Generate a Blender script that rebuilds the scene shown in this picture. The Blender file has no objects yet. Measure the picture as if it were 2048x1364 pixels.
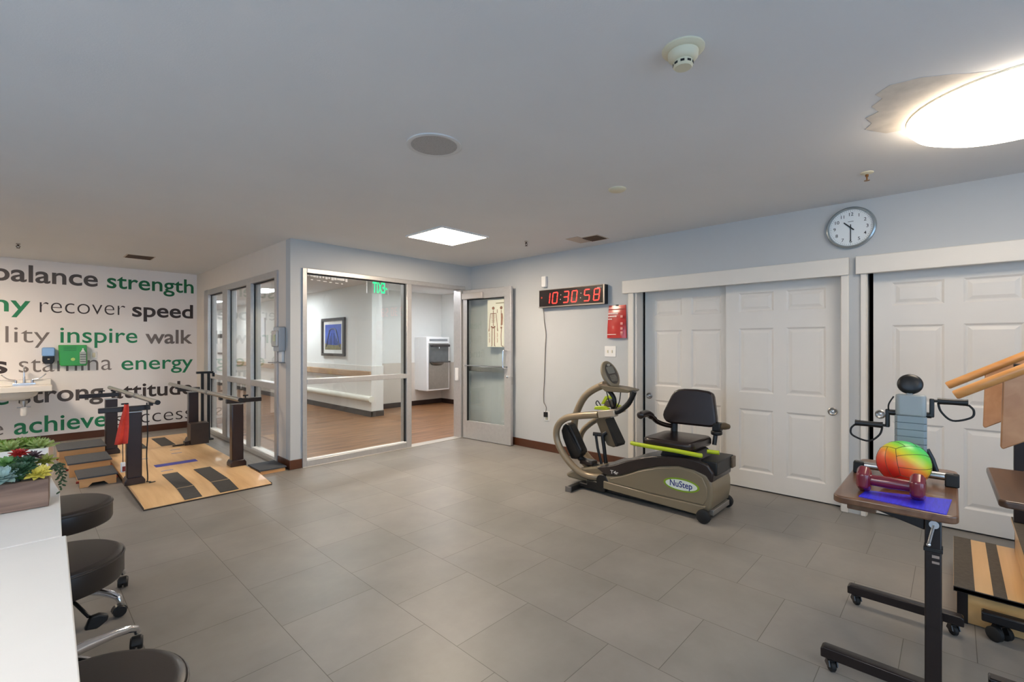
import bpy, bmesh, math, random
from mathutils import Vector, Matrix, Euler
random.seed(7)
PI = math.pi
SC = bpy.context.scene
COL = SC.collection

# ------------------------------------------------------------------ camera, world, light, exposure
cam_d = bpy.data.cameras.new('camera')
cam = bpy.data.objects.new('camera', cam_d); COL.objects.link(cam)
cam.location = (0, 0, 1.33)
cam.rotation_euler = (PI/2, 0, 0.7587 - PI/2)
cam_d.sensor_width = 36; cam_d.lens = 36*931.39/2048
cam_d.shift_y = 6.1/2048
cam_d.clip_start = 0.02
SC.camera = cam
SC.view_settings.view_transform = 'Standard'
SC.view_settings.look = 'None'
SC.view_settings.gamma = 1
SC.view_settings.use_curve_mapping = False
SC.view_settings.exposure = 0.2
SC.cycles.max_bounces = 10
SC.cycles.diffuse_bounces = 6
SC.cycles.transparent_max_bounces = 16
SC.cycles.use_denoising = True

W = bpy.data.worlds.new('sky'); SC.world = W; W.use_nodes = True
W.node_tree.nodes['Background'].inputs['Color'].default_value = (0.44, 0.69, 1.0, 1)
W.node_tree.nodes['Background'].inputs['Strength'].default_value = 2.7

def portal(loc, rot, sx, sy):
    l = bpy.data.lights.new('daylight', 'AREA'); l.shape = 'RECTANGLE'; l.size = sx; l.size_y = sy
    l.cycles.is_portal = True
    o = bpy.data.objects.new('daylight', l); COL.objects.link(o); o.location = loc; o.rotation_euler = rot
portal((0.6, -2.62, 1.35), (PI/2, 0, PI), 4.6, 1.9)          # window in the wall behind the camera, light goes +Y
portal((-3.02, 1.2, 1.35), (PI/2, 0, -PI/2), 5.2, 1.9)       # window in the wall on the left, light goes +X

# ------------------------------------------------------------------ materials
def lin(c):
    f = lambda v: v/12.92 if v <= .04045 else ((v+.055)/1.055)**2.4
    return tuple(f(v/255) for v in c)
MATS = {}
def mat(name, rgb, rough=.5, metal=0., noise=0., nscale=8., bump=0., bscale=60., coat=0., spec=.5, emit=0., ecol=None, trans=0., alpha=1., stretch=None):
    if name in MATS: return MATS[name]
    m = bpy.data.materials.new(name); m.use_nodes = True; MATS[name] = m
    nt = m.node_tree; b = nt.nodes['Principled BSDF']
    c = lin(rgb) + (1,)
    b.inputs['Base Color'].default_value = c
    b.inputs['Roughness'].default_value = rough
    b.inputs['Metallic'].default_value = metal
    b.inputs['Specular IOR Level'].default_value = spec
    b.inputs['Coat Weight'].default_value = coat
    b.inputs['Coat Roughness'].default_value = .12
    b.inputs['Transmission Weight'].default_value = trans
    b.inputs['Alpha'].default_value = alpha
    if emit:
        b.inputs['Emission Color'].default_value = lin(ecol or rgb) + (1,)
        b.inputs['Emission Strength'].default_value = emit
    tc = nt.nodes.new('ShaderNodeTexCoord')
    src = tc.outputs['Object']
    if stretch:
        mp = nt.nodes.new('ShaderNodeMapping'); mp.inputs['Scale'].default_value = stretch
        nt.links.new(src, mp.inputs['Vector']); src = mp.outputs['Vector']
    n = nt.nodes.new('ShaderNodeTexNoise'); n.inputs['Scale'].default_value = nscale; n.inputs['Detail'].default_value = 5
    nt.links.new(src, n.inputs['Vector'])
    if noise:
        mx = nt.nodes.new('ShaderNodeMix'); mx.data_type = 'RGBA'
        mx.inputs['A'].default_value = tuple(v*(1-noise) for v in c[:3]) + (1,)
        mx.inputs['B'].default_value = tuple(min(1, v*(1+noise)) for v in c[:3]) + (1,)
        rp = nt.nodes.new('ShaderNodeMapRange'); rp.inputs['From Min'].default_value = .3; rp.inputs['From Max'].default_value = .7
        nt.links.new(n.outputs['Fac'], rp.inputs['Value'])
        nt.links.new(rp.outputs['Result'], mx.inputs['Factor'])
        nt.links.new(mx.outputs['Result'], b.inputs['Base Color'])
    if bump:
        n2 = nt.nodes.new('ShaderNodeTexNoise'); n2.inputs['Scale'].default_value = bscale
        nt.links.new(tc.outputs['Object'], n2.inputs['Vector'])
        bp = nt.nodes.new('ShaderNodeBump'); bp.inputs['Strength'].default_value = bump; bp.inputs['Distance'].default_value = .004
        nt.links.new(n2.outputs['Fac'], bp.inputs['Height']); nt.links.new(bp.outputs['Normal'], b.inputs['Normal'])
    return m

def mat_tiles():
    m = bpy.data.materials.new('floor_tiles'); m.use_nodes = True
    nt = m.node_tree; b = nt.nodes['Principled BSDF']; N = nt.nodes.new; L = nt.links.new
    tc = N('ShaderNodeTexCoord'); sp = N('ShaderNodeSeparateXYZ'); L(tc.outputs['Object'], sp.inputs[0])
    ax = N('ShaderNodeMath'); ax.operation = 'SUBTRACT'; L(sp.outputs['Y'], ax.inputs[0]); ax.inputs[1].default_value = 1.586 - 47.4
    ay = N('ShaderNodeMath'); ay.operation = 'SUBTRACT'; L(sp.outputs['X'], ay.inputs[0]); ay.inputs[1].default_value = .846 - 47.4
    cb = N('ShaderNodeCombineXYZ'); L(ax.outputs[0], cb.inputs['X']); L(ay.outputs[0], cb.inputs['Y'])
    br = N('ShaderNodeTexBrick'); L(cb.outputs[0], br.inputs['Vector'])
    br.inputs['Scale'].default_value = 1; br.inputs['Brick Width'].default_value = .474; br.inputs['Row Height'].default_value = .474
    br.inputs['Mortar Size'].default_value = .0016; br.inputs['Mortar Smooth'].default_value = .2
    br.offset = .5; br.offset_frequency = 2; br.squash = 1
    br.inputs['Color1'].default_value = lin((139, 134, 128)) + (1,)
    br.inputs['Color2'].default_value = lin((131, 127, 121)) + (1,)
    br.inputs['Mortar'].default_value = lin((92, 86, 80)) + (1,)
    n = N('ShaderNodeTexNoise'); n.inputs['Scale'].default_value = 2.4; n.inputs['Detail'].default_value = 7; n.inputs['Roughness'].default_value = .62
    L(tc.outputs['Object'], n.inputs['Vector'])
    mr = N('ShaderNodeMapRange'); mr.inputs['From Min'].default_value = .3; mr.inputs['From Max'].default_value = .72
    mr.inputs['To Min'].default_value = .84; mr.inputs['To Max'].default_value = 1.16
    L(n.outputs['Fac'], mr.inputs['Value'])
    mx = N('ShaderNodeMix'); mx.data_type = 'RGBA'; mx.blend_type = 'MULTIPLY'; mx.inputs['Factor'].default_value = 1
    L(br.outputs['Color'], mx.inputs['A']); L(mr.outputs['Result'], mx.inputs['B']); L(mx.outputs['Result'], b.inputs['Base Color'])
    b.inputs['Roughness'].default_value = .42; b.inputs['Specular IOR Level'].default_value = .45
    r2 = N('ShaderNodeMapRange'); r2.inputs['To Min'].default_value = .33; r2.inputs['To Max'].default_value = .5
    L(n.outputs['Fac'], r2.inputs['Value']); L(r2.outputs['Result'], b.inputs['Roughness'])
    bp = N('ShaderNodeBump'); bp.inputs['Strength'].default_value = .12; bp.inputs['Distance'].default_value = .002
    inv = N('ShaderNodeMath'); inv.operation = 'SUBTRACT'; inv.inputs[0].default_value = 1; L(br.outputs['Fac'], inv.inputs[1])
    L(inv.outputs[0], bp.inputs['Height']); L(bp.outputs['Normal'], b.inputs['Normal'])
    return m

def mat_wood(name, dark, light, along='X', scale=1., rough=.45, planks=0., coat=0.):
    m = bpy.data.materials.new(name); m.use_nodes = True
    nt = m.node_tree; b = nt.nodes['Principled BSDF']; N = nt.nodes.new; L = nt.links.new
    tc = N('ShaderNodeTexCoord'); mp = N('ShaderNodeMapping'); L(tc.outputs['Object'], mp.inputs['Vector'])
    s = {'X': (1.2, 14, 14), 'Y': (14, 1.2, 14), 'Z': (14, 14, 1.2)}[along]
    mp.inputs['Scale'].default_value = tuple(v*scale for v in s)
    n = N('ShaderNodeTexNoise'); n.inputs['Scale'].default_value = 1.6; n.inputs['Detail'].default_value = 6; n.inputs['Distortion'].default_value = .6
    L(mp.outputs['Vector'], n.inputs['Vector'])
    r = N('ShaderNodeValToRGB'); r.color_ramp.elements[0].position = .3; r.color_ramp.elements[1].position = .72
    r.color_ramp.elements[0].color = lin(dark) + (1,); r.color_ramp.elements[1].color = lin(light) + (1,)
    L(n.outputs['Fac'], r.inputs['Fac']); out = r.outputs['Color']
    if planks:
        br = N('ShaderNodeTexBrick'); L(tc.outputs['Object'], br.inputs['Vector'])
        br.inputs['Scale'].default_value = 1; br.inputs['Brick Width'].default_value = 1.2; br.inputs['Row Height'].default_value = planks
        br.inputs['Mortar Size'].default_value = .0015; br.offset = .37
        br.inputs['Color1'].default_value = (1.08, 1.06, 1.04, 1); br.inputs['Color2'].default_value = (.86, .85, .84, 1); br.inputs['Mortar'].default_value = (.5, .5, .5, 1)
        mx = N('ShaderNodeMix'); mx.data_type = 'RGBA'; mx.blend_type = 'MULTIPLY'; mx.inputs['Factor'].default_value = 1
        L(out, mx.inputs['A']); L(br.outputs['Color'], mx.inputs['B']); out = mx.outputs['Result']
    L(out, b.inputs['Base Color'])
    b.inputs['Roughness'].default_value = rough; b.inputs['Coat Weight'].default_value = coat
    return m

def mat_glass(name, tint=(.95, .975, .965)):
    m = bpy.data.materials.new(name); m.use_nodes = True
    nt = m.node_tree; nt.nodes.clear(); N = nt.nodes.new; L = nt.links.new
    o = N('ShaderNodeOutputMaterial'); t = N('ShaderNodeBsdfTransparent'); g = N('ShaderNodeBsdfGlossy'); x = N('ShaderNodeMixShader')
    t.inputs['Color'].default_value = tint + (1,); g.inputs['Roughness'].default_value = 0; g.inputs['Color'].default_value = (1, 1, 1, 1)
    # thin pane: Schlick reflectance from the absolute facing angle, the same from both sides
    ge = N('ShaderNodeNewGeometry'); d = N('ShaderNodeVectorMath'); d.operation = 'DOT_PRODUCT'
    L(ge.outputs['Incoming'], d.inputs[0]); L(ge.outputs['Normal'], d.inputs[1])
    def mth(op, a, b):
        n = N('ShaderNodeMath'); n.operation = op
        for i, q in enumerate((a, b)):
            if q is None: continue
            if isinstance(q, (int, float)): n.inputs[i].default_value = q
            else: L(q, n.inputs[i])
        return n.outputs[0]
    cs = mth('ABSOLUTE', d.outputs['Value'], None)
    p5 = mth('POWER', mth('SUBTRACT', 1., cs), 5.)
    fac = mth('ADD', mth('MULTIPLY', p5, .96), .04)
    L(fac, x.inputs['Fac']); L(t.outputs[0], x.inputs[1]); L(g.outputs[0], x.inputs[2]); L(x.outputs[0], o.inputs['Surface'])
    return m

WALL = mat('wall_paint', (187, 189, 189), .85, noise=.015, nscale=3, bump=.08, bscale=180)
WHITE_WALL = mat('wall_white', (238, 232, 228), .85, noise=.01, nscale=3, bump=.06, bscale=180)
HALL_WALL = mat('hall_paint', (228, 229, 226), .8, noise=.01, bump=.05, bscale=180)
HALL_PANEL = mat('hall_panel', (224, 222, 217), .5, noise=.01)
CEIL = mat('ceiling_paint', (219, 219, 219), .9, noise=.02, nscale=1.5, bump=.1, bscale=140)
TILE = mat_tiles()
HALLWOOD = mat_wood('hall_planks', (104, 70, 44), (166, 122, 84), 'X', 1., .4, .15)
BASEB = mat('baseboard_brown', (84, 46, 26), .35, noise=.1, coat=.2)
BASEG = mat('baseboard_grey', (72, 66, 62), .5, noise=.08)
TRIM = mat('trim_paint', (222, 216, 206), .45, noise=.01)
DOORP = mat('door_paint', (222, 217, 209), .42, noise=.01)
ALU = mat('aluminium_frame', (196, 194, 192), .36, .55, noise=.04, nscale=30)
GASKET = mat('gasket', (22, 22, 22), .6)
GLASS = mat_glass('pane_glass')
CHROME = mat('chrome', (225, 225, 228), .12, 1., noise=.02)
STEEL = mat('steel', (180, 178, 174), .3, 1., noise=.05, nscale=20)
BLACK = mat('black_plastic', (20, 19, 19), .4, noise=.1)
RUBBER = mat('black_rubber', (16, 16, 16), .65, noise=.1)
DARKWALL = mat('dark_interior', (16, 14, 13), .9, noise=.1)
PLYW = mat_wood('plywood_maple', (212, 168, 116), (231, 193, 142), 'Y', .7, .42, 0, .06)
PLYX = mat_wood('plywood_maple_cross', (196, 142, 90), (218, 168, 112), 'X', .7, .4, 0, .15)
BIRCH = mat_wood('birch_panel', (176, 124, 84), (196, 146, 104), 'X', .6, .45, 0, .1)
RAILW = mat_wood('rail_wood', (206, 142, 78), (228, 168, 104), 'Y', .8, .3, 0, .4)
TREAD = mat('tread_rubber', (66, 63, 60), .7, noise=.14, nscale=40, bump=.2, bscale=300)
TREADG = mat('tread_grey', (70, 72, 76), .7, noise=.12, nscale=60, bump=.2, bscale=300)
BROWNP = mat('brown_post', (42, 21, 15), .3, noise=.12, coat=.3)
BROWNB = mat('bronze_box', (62, 46, 36), .35, noise=.1, coat=.2)
LEATHER = mat('black_vinyl', (44, 37, 33), .38, noise=.06, bump=.04, bscale=400, spec=.5)
BVINYL = mat('brown_vinyl', (36, 25, 21), .26, noise=.1, bump=.08, bscale=300)
TAN = mat('champagne_plastic', (128, 115, 92), .38, noise=.03, nscale=4, coat=.15)
TANMET = mat('champagne_metal', (150, 134, 110), .32, .35, noise=.03)
DKPL = mat('espresso_plastic', (36, 27, 25), .28, noise=.08, coat=.3)
LIME = mat('lime_rubber', (176, 194, 30), .45, noise=.04)
WHITE = mat('white_plastic', (232, 230, 226), .4, noise=.01)
CREAM = mat('cream_plastic', (214, 206, 178), .5, noise=.03)
DESKW = mat('desk_laminate', (226, 225, 222), .35, noise=.01)

# ------------------------------------------------------------------ mesh helpers
class MB:
    def __init__(s): s.v = []; s.f = []
    def add(s, vs, fs):
        o = len(s.v); s.v += [Vector(v) for v in vs]; s.f += [tuple(i+o for i in f) for f in fs]; return s
    def box(s, x0, x1, y0, y1, z0, z1, M=None):
        vs = [Vector(p) for p in ((x0,y0,z0),(x1,y0,z0),(x1,y1,z0),(x0,y1,z0),(x0,y0,z1),(x1,y0,z1),(x1,y1,z1),(x0,y1,z1))]
        if M: vs = [M @ v for v in vs]
        return s.add(vs, [(3,2,1,0),(4,5,6,7),(0,1,5,4),(1,2,6,5),(2,3,7,6),(3,0,4,7)])
    def prism(s, pts, axis, a, b, M=None):
        n = len(pts)
        def P(p, t): return {'X': (t,p[0],p[1]), 'Y': (p[0],t,p[1]), 'Z': (p[0],p[1],t)}[axis]
        vs = [Vector(P(p,a)) for p in pts] + [Vector(P(p,b)) for p in pts]
        if M: vs = [M @ v for v in vs]
        return s.add(vs, [tuple(range(n))[::-1], tuple(range(n,2*n))] + [(i,(i+1)%n,n+(i+1)%n,n+i) for i in range(n)])
    def tube(s, pts, r, n=12, caps=True, closed=False):
        pts = [Vector(p) for p in pts]; k = len(pts)
        rs = r if isinstance(r, (list, tuple)) else [r]*k
        rings = []; prev = None
        for i, p in enumerate(pts):
            if closed: d = pts[(i+1)%k]-pts[i-1]
            else: d = pts[min(i+1,k-1)]-pts[max(i-1,0)]
            d.normalize()
            if prev is None:
                u = d.cross(Vector((0,0,1)))
                if u.length < .05: u = d.cross(Vector((1,0,0)))
            else: u = prev - d*prev.dot(d)
            u.normalize(); w = d.cross(u); prev = u
            rings.append([p + (u*math.cos(2*PI*j/n) + w*math.sin(2*PI*j/n))*rs[i] for j in range(n)])
        vs = [v for rg in rings for v in rg]; fs = []
        m = k if closed else k-1
        for i in range(m):
            a, b = i*n, ((i+1)%k)*n
            fs += [(a+j, b+j, b+(j+1)%n, a+(j+1)%n) for j in range(n)]
        if caps and not closed: fs += [tuple(range(n)), tuple(range((k-1)*n, k*n))[::-1]]
        return s.add(vs, fs)
    def lathe(s, prof, c=(0,0,0), n=32, M=None, caps=True):
        vs = []; fs = []; k = len(prof)
        for r, z in prof:
            for j in range(n): vs.append(Vector((r*math.cos(2*PI*j/n), r*math.sin(2*PI*j/n), z)))
        if M: vs = [M @ v for v in vs]
        vs = [v + Vector(c) for v in vs]
        for i in range(k-1):
            fs += [(i*n+j, i*n+(j+1)%n, (i+1)*n+(j+1)%n, (i+1)*n+j) for j in range(n)]
        if caps and prof[0][0] > 1e-6: fs.append(tuple(range(n))[::-1])
        if caps and prof[-1][0] > 1e-6: fs.append(tuple(range((k-1)*n, k*n)))
        return s.add(vs, fs)
    def cyl(s, c, r, h, axis='Z', n=24):
        M = {'Z': Matrix(), 'X': Matrix.Rotation(PI/2,4,'Y'), 'Y': Matrix.Rotation(-PI/2,4,'X')}[axis]
        return s.lathe([(r,-h/2),(r,h/2)], c, n, M)
    def ball(s, c, r, n=20, M=None):
        rr = r if isinstance(r,(tuple,list)) else (r,r,r); k = max(6, n//2)
        prof = [(math.sin(PI*i/k), -math.cos(PI*i/k)) for i in range(k+1)]
        S = Matrix.Diagonal((rr[0],rr[1],rr[2],1))
        return s.lathe(prof, c, n, (M @ S) if M else S)
    def build(s, name, m, parent=None, bevel=0., seg=2, smooth=True, angle=40, sub=0):
        me = bpy.data.meshes.new(name); me.from_pydata([v[:] for v in s.v], [], s.f)
        bm = bmesh.new(); bm.from_mesh(me)
        bmesh.ops.remove_doubles(bm, verts=bm.verts, dist=1e-6)
        bmesh.ops.recalc_face_normals(bm, faces=bm.faces)
        bm.to_mesh(me); bm.free()
        if smooth:
            me.polygons.foreach_set('use_smooth', [True]*len(me.polygons))
            me.set_sharp_from_angle(angle=math.radians(angle))
        o = bpy.data.objects.new(name, me); COL.objects.link(o); me.materials.append(m)
        if bevel:
            b = o.modifiers.new('bevel', 'BEVEL'); b.width = bevel; b.segments = seg; b.limit_method = 'ANGLE'; b.angle_limit = math.radians(35); b.harden_normals = False
        if sub:
            q = o.modifiers.new('sub', 'SUBSURF'); q.levels = sub; q.render_levels = sub
        if parent is not None: adopt(o, parent)
        return o
def adopt(o, parent):
    o.parent = parent
    o.matrix_parent_inverse = world(parent).inverted()
def world(o):
    m = Matrix.LocRotScale(o.location, o.rotation_euler, o.scale)
    return (world(o.parent) @ o.matrix_parent_inverse @ m) if o.parent else m
def spline(pts, n=6):
    P = [Vector(p) for p in pts]; out = []
    for i in range(len(P)-1):
        a, b, c, d = P[max(i-1,0)], P[i], P[i+1], P[min(i+2,len(P)-1)]
        for j in range(n):
            t = j/n
            out.append(.5*((2*b)+(c-a)*t+(2*a-5*b+4*c-d)*t*t+(3*b-a-3*c+d)*t**3))
    out.append(P[-1]); return out
def rrect(x0, x1, y0, y1, r, n=5):
    out = []
    for cx, cy, a in ((x1-r,y1-r,0),(x0+r,y1-r,PI/2),(x0+r,y0+r,PI),(x1-r,y0+r,1.5*PI)):
        out += [(cx+r*math.cos(a+PI/2*i/n), cy+r*math.sin(a+PI/2*i/n)) for i in range(n+1)]
    return out
def tag(o, label=None, cat=None, group=None, kind=None):
    if label: o['label'] = label
    if cat: o['category'] = cat
    if group: o['group'] = group
    if kind: o['kind'] = kind
    return o
def thing(name, loc, label, cat, group=None, rz=0.):
    o = bpy.data.objects.new(name, None); o.empty_display_size = .1; COL.objects.link(o)
    o.location = loc; o.rotation_euler = (0, 0, rz)
    return tag(o, label, cat, group)
def struct(o): o['kind'] = 'structure'; return o
def copy_thing(src, loc, label, group=None, rz=None):
    r = src.copy(); COL.objects.link(r); r.location = loc
    if rz is not None: r.rotation_euler = (0, 0, rz)
    r['label'] = label
    if group: r['group'] = group
    def rec(a, b):
        for ch in list(a.children):
            c = ch.copy(); COL.objects.link(c); c.parent = b; rec(ch, c)
    rec(src, r); return r

def text_mesh(body, size, weight=0., depth=.0, align='LEFT'):
    cu = bpy.data.curves.new('t', 'FONT'); cu.body = body; cu.size = size
    cu.offset = weight*size; cu.extrude = depth; cu.align_x = align; cu.resolution_u = 5
    o = bpy.data.objects.new('t', cu); COL.objects.link(o)
    dg = bpy.context.evaluated_depsgraph_get(); dg.update()
    me = bpy.data.meshes.new_from_object(o.evaluated_get(dg))
    bpy.data.objects.remove(o); bpy.data.curves.remove(cu)
    return me
def text(name, body, m, M, parent=None, size=None, weight=0., depth=.001, width=None, height=None, align='LEFT'):
    """lettering in its own XY plane, placed by matrix M; width / height fit it to a measured size"""
    me = text_mesh(body, size or 1., weight, depth, align)
    xs = [v.co.x for v in me.vertices]; ys = [v.co.y for v in me.vertices]
    x0, x1 = min(xs), max(xs)
    sx = (width/(x1-x0)) if width else 1.; sy = height if height else sx
    for v in me.vertices:
        x = (v.co.x - (x0 if align == 'LEFT' else 0))*sx
        v.co = M @ Vector((x, v.co.y*sy, v.co.z))
    me.materials.clear(); me.materials.append(m)
    o = bpy.data.objects.new(name, me); COL.objects.link(o); me.name = name
    if parent is not None: adopt(o, parent)
    return o
def frameM(origin, ex, ey):
    ex = Vector(ex).normalized(); ey = Vector(ey).normalized(); ez = ex.cross(ey)
    M = Matrix((ex, ey, ez)).transposed().to_4x4(); M.translation = Vector(origin); return M
# ------------------------------------------------------------------ room shell
CEILZ = 2.45; XR = 4.5; YG = 5.086; XL = 1.96; YT = 8.88
def S(name, mb, m, **k): return struct(mb.build(name, m, **k))
S('floor', MB().box(-3.1, 5.3, -2.7, 5.10, -.12, 0).box(-3.1, XL+.02, 5.10, YT+.05, -.12, 0), TILE, smooth=False)
S('floor_corridor', MB().box(XL+.02, 6.8, 5.10, 20.2, -.12, 0), HALLWOOD, smooth=False)
S('ceiling', MB().box(-3.1, 5.3, -2.7, 5.15, CEILZ, CEILZ+.15).box(-3.1, 2.0, 5.15, YT+.1, CEILZ, CEILZ+.15), CEIL, smooth=False)
S('ceiling_corridor', MB().box(2.0, 6.8, 5.15, 20.2, CEILZ, CEILZ+.15), CEIL, smooth=False)
# right wall with the two closet openings
w = MB().box(XR, XR+.22, 2.47, YG+.1, 0, CEILZ).box(XR, XR+.22, .49, .64, 0, CEILZ).box(XR, XR+.22, -2.7, -1.35, 0, CEILZ)
w.box(XR, XR+.22, .64, 2.47, 1.95, CEILZ).box(XR, XR+.22, -1.35, .49, 1.95, CEILZ)
wall_right = S('wall_right', w, WALL, smooth=False)
S('wall_closet', MB().box(5.22, 5.3, -1.5, 2.6, 0, CEILZ).box(XR+.22, 5.22, 2.52, 2.6, 0, CEILZ).box(XR+.22, 5.22, -1.5, -1.42, 0, CEILZ).box(XR+.22, 5.22, .52, .60, 0, CEILZ), DARKWALL, smooth=False)
wall_front = S('wall_front', MB().box(XL, 2.08, YG, YG+.12, 0, CEILZ).box(2.08, XR, YG, YG+.12, 2.15, CEILZ).box(4.37, XR, YG, YG+.12, 0, 2.15), WALL, smooth=False)
S('wall_partition', MB().box(XL, XL+.12, YG+.12, 5.414, 0, CEILZ).box(XL, XL+.12, 8.37, YT, 0, CEILZ).box(XL, XL+.12, 5.414, 8.37, 2.15, CEILZ), mat('partition_paint', (216, 208, 198), .85, noise=.01, bump=.06, bscale=180), smooth=False)
wall_far = S('wall_far', MB().box(-3.1, XL+.12, YT, YT+.12, 0, CEILZ), WHITE_WALL, smooth=False)
S('wall_left', MB().box(-3.12, -3, -2.7, -1.5, 0, CEILZ).box(-3.12, -3, 3.9, YT, 0, CEILZ).box(-3.12, -3, -1.5, 3.9, 0, .4).box(-3.12, -3, -1.5, 3.9, 2.3, CEILZ), WHITE_WALL, smooth=False)
S('wall_back', MB().box(-3.1, -1.7, -2.72, -2.6, 0, CEILZ).box(2.9, 5.3, -2.72, -2.6, 0, CEILZ).box(-1.7, 2.9, -2.72, -2.6, 0, .4).box(-1.7, 2.9, -2.72, -2.6, 2.3, CEILZ), WHITE_WALL, smooth=False)
f = MB()
for y in (-1.5, .3, 2.1, 3.9): f.box(-3.1, -3.04, y-.03, y+.03, .4, 2.3)
f.box(-3.1, -3.04, -1.5, 3.9, .4, .45).box(-3.1, -3.04, -1.5, 3.9, 2.25, 2.3)
S('window_3', f, ALU, smooth=False)
f = MB()
for x in (-1.7, -.17, 1.37, 2.9): f.box(x-.03, x+.03, -2.7, -2.64, .4, 2.3)
f.box(-1.7, 2.9, -2.7, -2.64, .4, .45).box(-1.7, 2.9, -2.7, -2.64, 2.25, 2.3)
S('window_4', f, ALU, smooth=False)
# corridor behind the glass
S('wall_corridor_side', MB().box(4.42, 4.63, 7.72, 20.2, 0, CEILZ), HALL_WALL, smooth=False)
S('wall_alcove', MB().box(4.63, 6.75, 8.5, 8.6, 0, CEILZ).box(6.62, 6.75, 5.1, 8.5, 0, CEILZ).box(XR, 6.75, 5.1, 5.2, 0, CEILZ), HALL_WALL, smooth=False)
S('wall_corridor_left', MB().box(1.9, 2.02, YT+.12, 20.2, 0, CEILZ), HALL_WALL, smooth=False)
S('wall_corridor_end', MB().box(1.9, 4.63, 20.1, 20.2, 0, CEILZ), HALL_WALL, smooth=False)
S('trim_1', MB().prism([(4.395,16.2),(4.395,7.70),(4.645,7.70),(4.645,7.72),(4.42,7.72),(4.42,16.2)],'Z',.1,.93), HALL_PANEL, bevel=.004)
S('trim_2', MB().box(4.63, 6.62, 8.485, 8.5, .1, .93).box(6.605, 6.62, 5.2, 8.485, .1, .93), mat('wainscot_beige', (206, 198, 188), .55, noise=.02), bevel=.004)
S('baseboard_corridor', MB().box(4.385, 4.42, 7.69, 20.1, 0, .1).box(4.385, 4.65, 7.69, 7.72, 0, .1), BASEG, bevel=.004)
S('baseboard_alcove', MB().box(4.63, 6.62, 8.475, 8.5, 0, .1).box(6.595, 6.62, 5.2, 8.475, 0, .1), mat('baseboard_dark', (46, 30, 24), .45, noise=.1), bevel=.004)
# baseboards in the room
S('baseboard_right', MB().box(XR-.012, XR, 2.545, YG, 0, .1), BASEB, bevel=.004)
S('baseboard_front', MB().box(XL-.012, 2.08, YG-.012, YG, 0, .1).box(XL-.012, XL, YG, 5.41, 0, .1), BASEB, bevel=.004)
S('baseboard_far', MB().box(-3, XL, YT-.012, YT, 0, .1).box(XL-.012, XL, 8.375, YT-.012, 0, .1), BASEB, bevel=.004)

# ------------------------------------------------------------------ lettering on the far wall (words are part of the wall's surface)
GREEN = mat('vinyl_green', (28, 128, 82), .5, noise=.02)
DKGREEN = mat('vinyl_dark_green', (14, 104, 58), .5, noise=.02)
CHAR = mat('vinyl_charcoal', (58, 46, 42), .5, noise=.02)
GREYV = mat('vinyl_grey', (122, 112, 106), .5, noise=.02)
DGREY = mat('vinyl_dark_grey', (84, 76, 72), .5, noise=.02)
words = [  # text, x left, x right, baseline z, em height, weight, colour, label
 ('balance', -.25, .759, 2.152, .30, .017, DGREY, 'dark grey bold word balance'),
 ('strength', .857, 1.915, 2.146, .29, .012, DKGREEN, 'dark green word strength'),
 ('healthy', -1.02, .089, 1.754, .295, .010, GREEN, 'green word healthy'),
 ('recover', .175, 1.062, 1.752, .30, -.014, CHAR, 'thin dark word recover'),
 ('speed', 1.142, 1.907, 1.745, .285, .019, CHAR, 'black bold word speed'),
 ('flexibility', -1.02, .272, 1.350, .295, -.006, GREYV, 'thin grey word ending in ility'),
 ('inspire', .372, 1.203, 1.350, .30, .006, GREEN, 'green word inspire'),
 ('walk', 1.298, 1.898, 1.342, .285, .018, GREYV, 'grey bold word walk'),
 ('fitness', -1.2, -.118, .958, .30, .018, CHAR, 'dark bold word ending in s beside the sink tap'),
 ('stamina', -.018, .910, .956, .31, -.006, GREYV, 'thin grey word stamina'),
 ('energy', 1.018, 1.905, .948, .285, .006, GREEN, 'green word energy'),
 ('mobile', -1.0, -.105, .552, .29, .008, DKGREEN, 'green word ending in e below the sink'),
 ('strong', -.02, .816, .548, .30, .018, DGREY, 'dark grey bold word strong'),
 ('attitude', .905, 1.898, .536, .285, .016, CHAR, 'dark bold word attitude'),
 ('move', -.95, -.154, .156, .28, -.01, GREYV, 'thin grey word ending in e near the floor'),
 ('achieve', -.061, .857, .150, .295, .012, GREEN, 'green word achieve'),
 ('success', .955, 1.891, .140, .285, -.014, CHAR, 'thin dark word success')]
for body, xa, xb, z, em, wt, m, lb in words:
    o = text('lettering', body, m, frameM((xa, YT-.0015, z), (1,0,0), (0,0,1)), wall_far, weight=wt, width=xb-xa, height=em*1.06, depth=.0005)
    o['label'] = lb

# ------------------------------------------------------------------ glazing: front window, left window
def frame_boxes(parts):
    b = MB()
    for p in parts: b.box(*p)
    return b
fw = S('window_1', frame_boxes([(2.08,2.128,YG-.02,YG+.12,0,2.15),(3.392,3.466,YG-.02,YG+.12,0,2.10),(2.128,4.37,YG-.02,YG+.12,2.10,2.15),
      (2.128,3.392,YG-.02,YG+.10,.893,.950),(2.128,3.392,YG-.02,YG+.10,0,.07)]), ALU, bevel=.004)
g = frame_boxes([(2.128,3.392,YG+.015,YG+.03,2.09,2.10),(3.380,3.392,YG+.01,YG+.034,.07,.893),(3.380,3.392,YG+.01,YG+.034,.95,2.10)]).build('gasket', GASKET, fw)
b = MB().box(2.128,3.392,YG-.012,YG+.04,.07,.082).build('glazing_bead', WHITE, fw)
rs = MB()
for k in range(14):
    x = 2.15+.034*k; rs.box(x, x+random.uniform(.02,.036), YG+.0335, YG+.0348, 2.075-.001*k-random.uniform(.0,.012), 2.088)
for k in range(6):
    x = 2.19+.07*k; rs.box(x, x+random.uniform(.02,.05), YG+.0335, YG+.0348, 2.035-.003*k, 2.042-.003*k)
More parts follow.
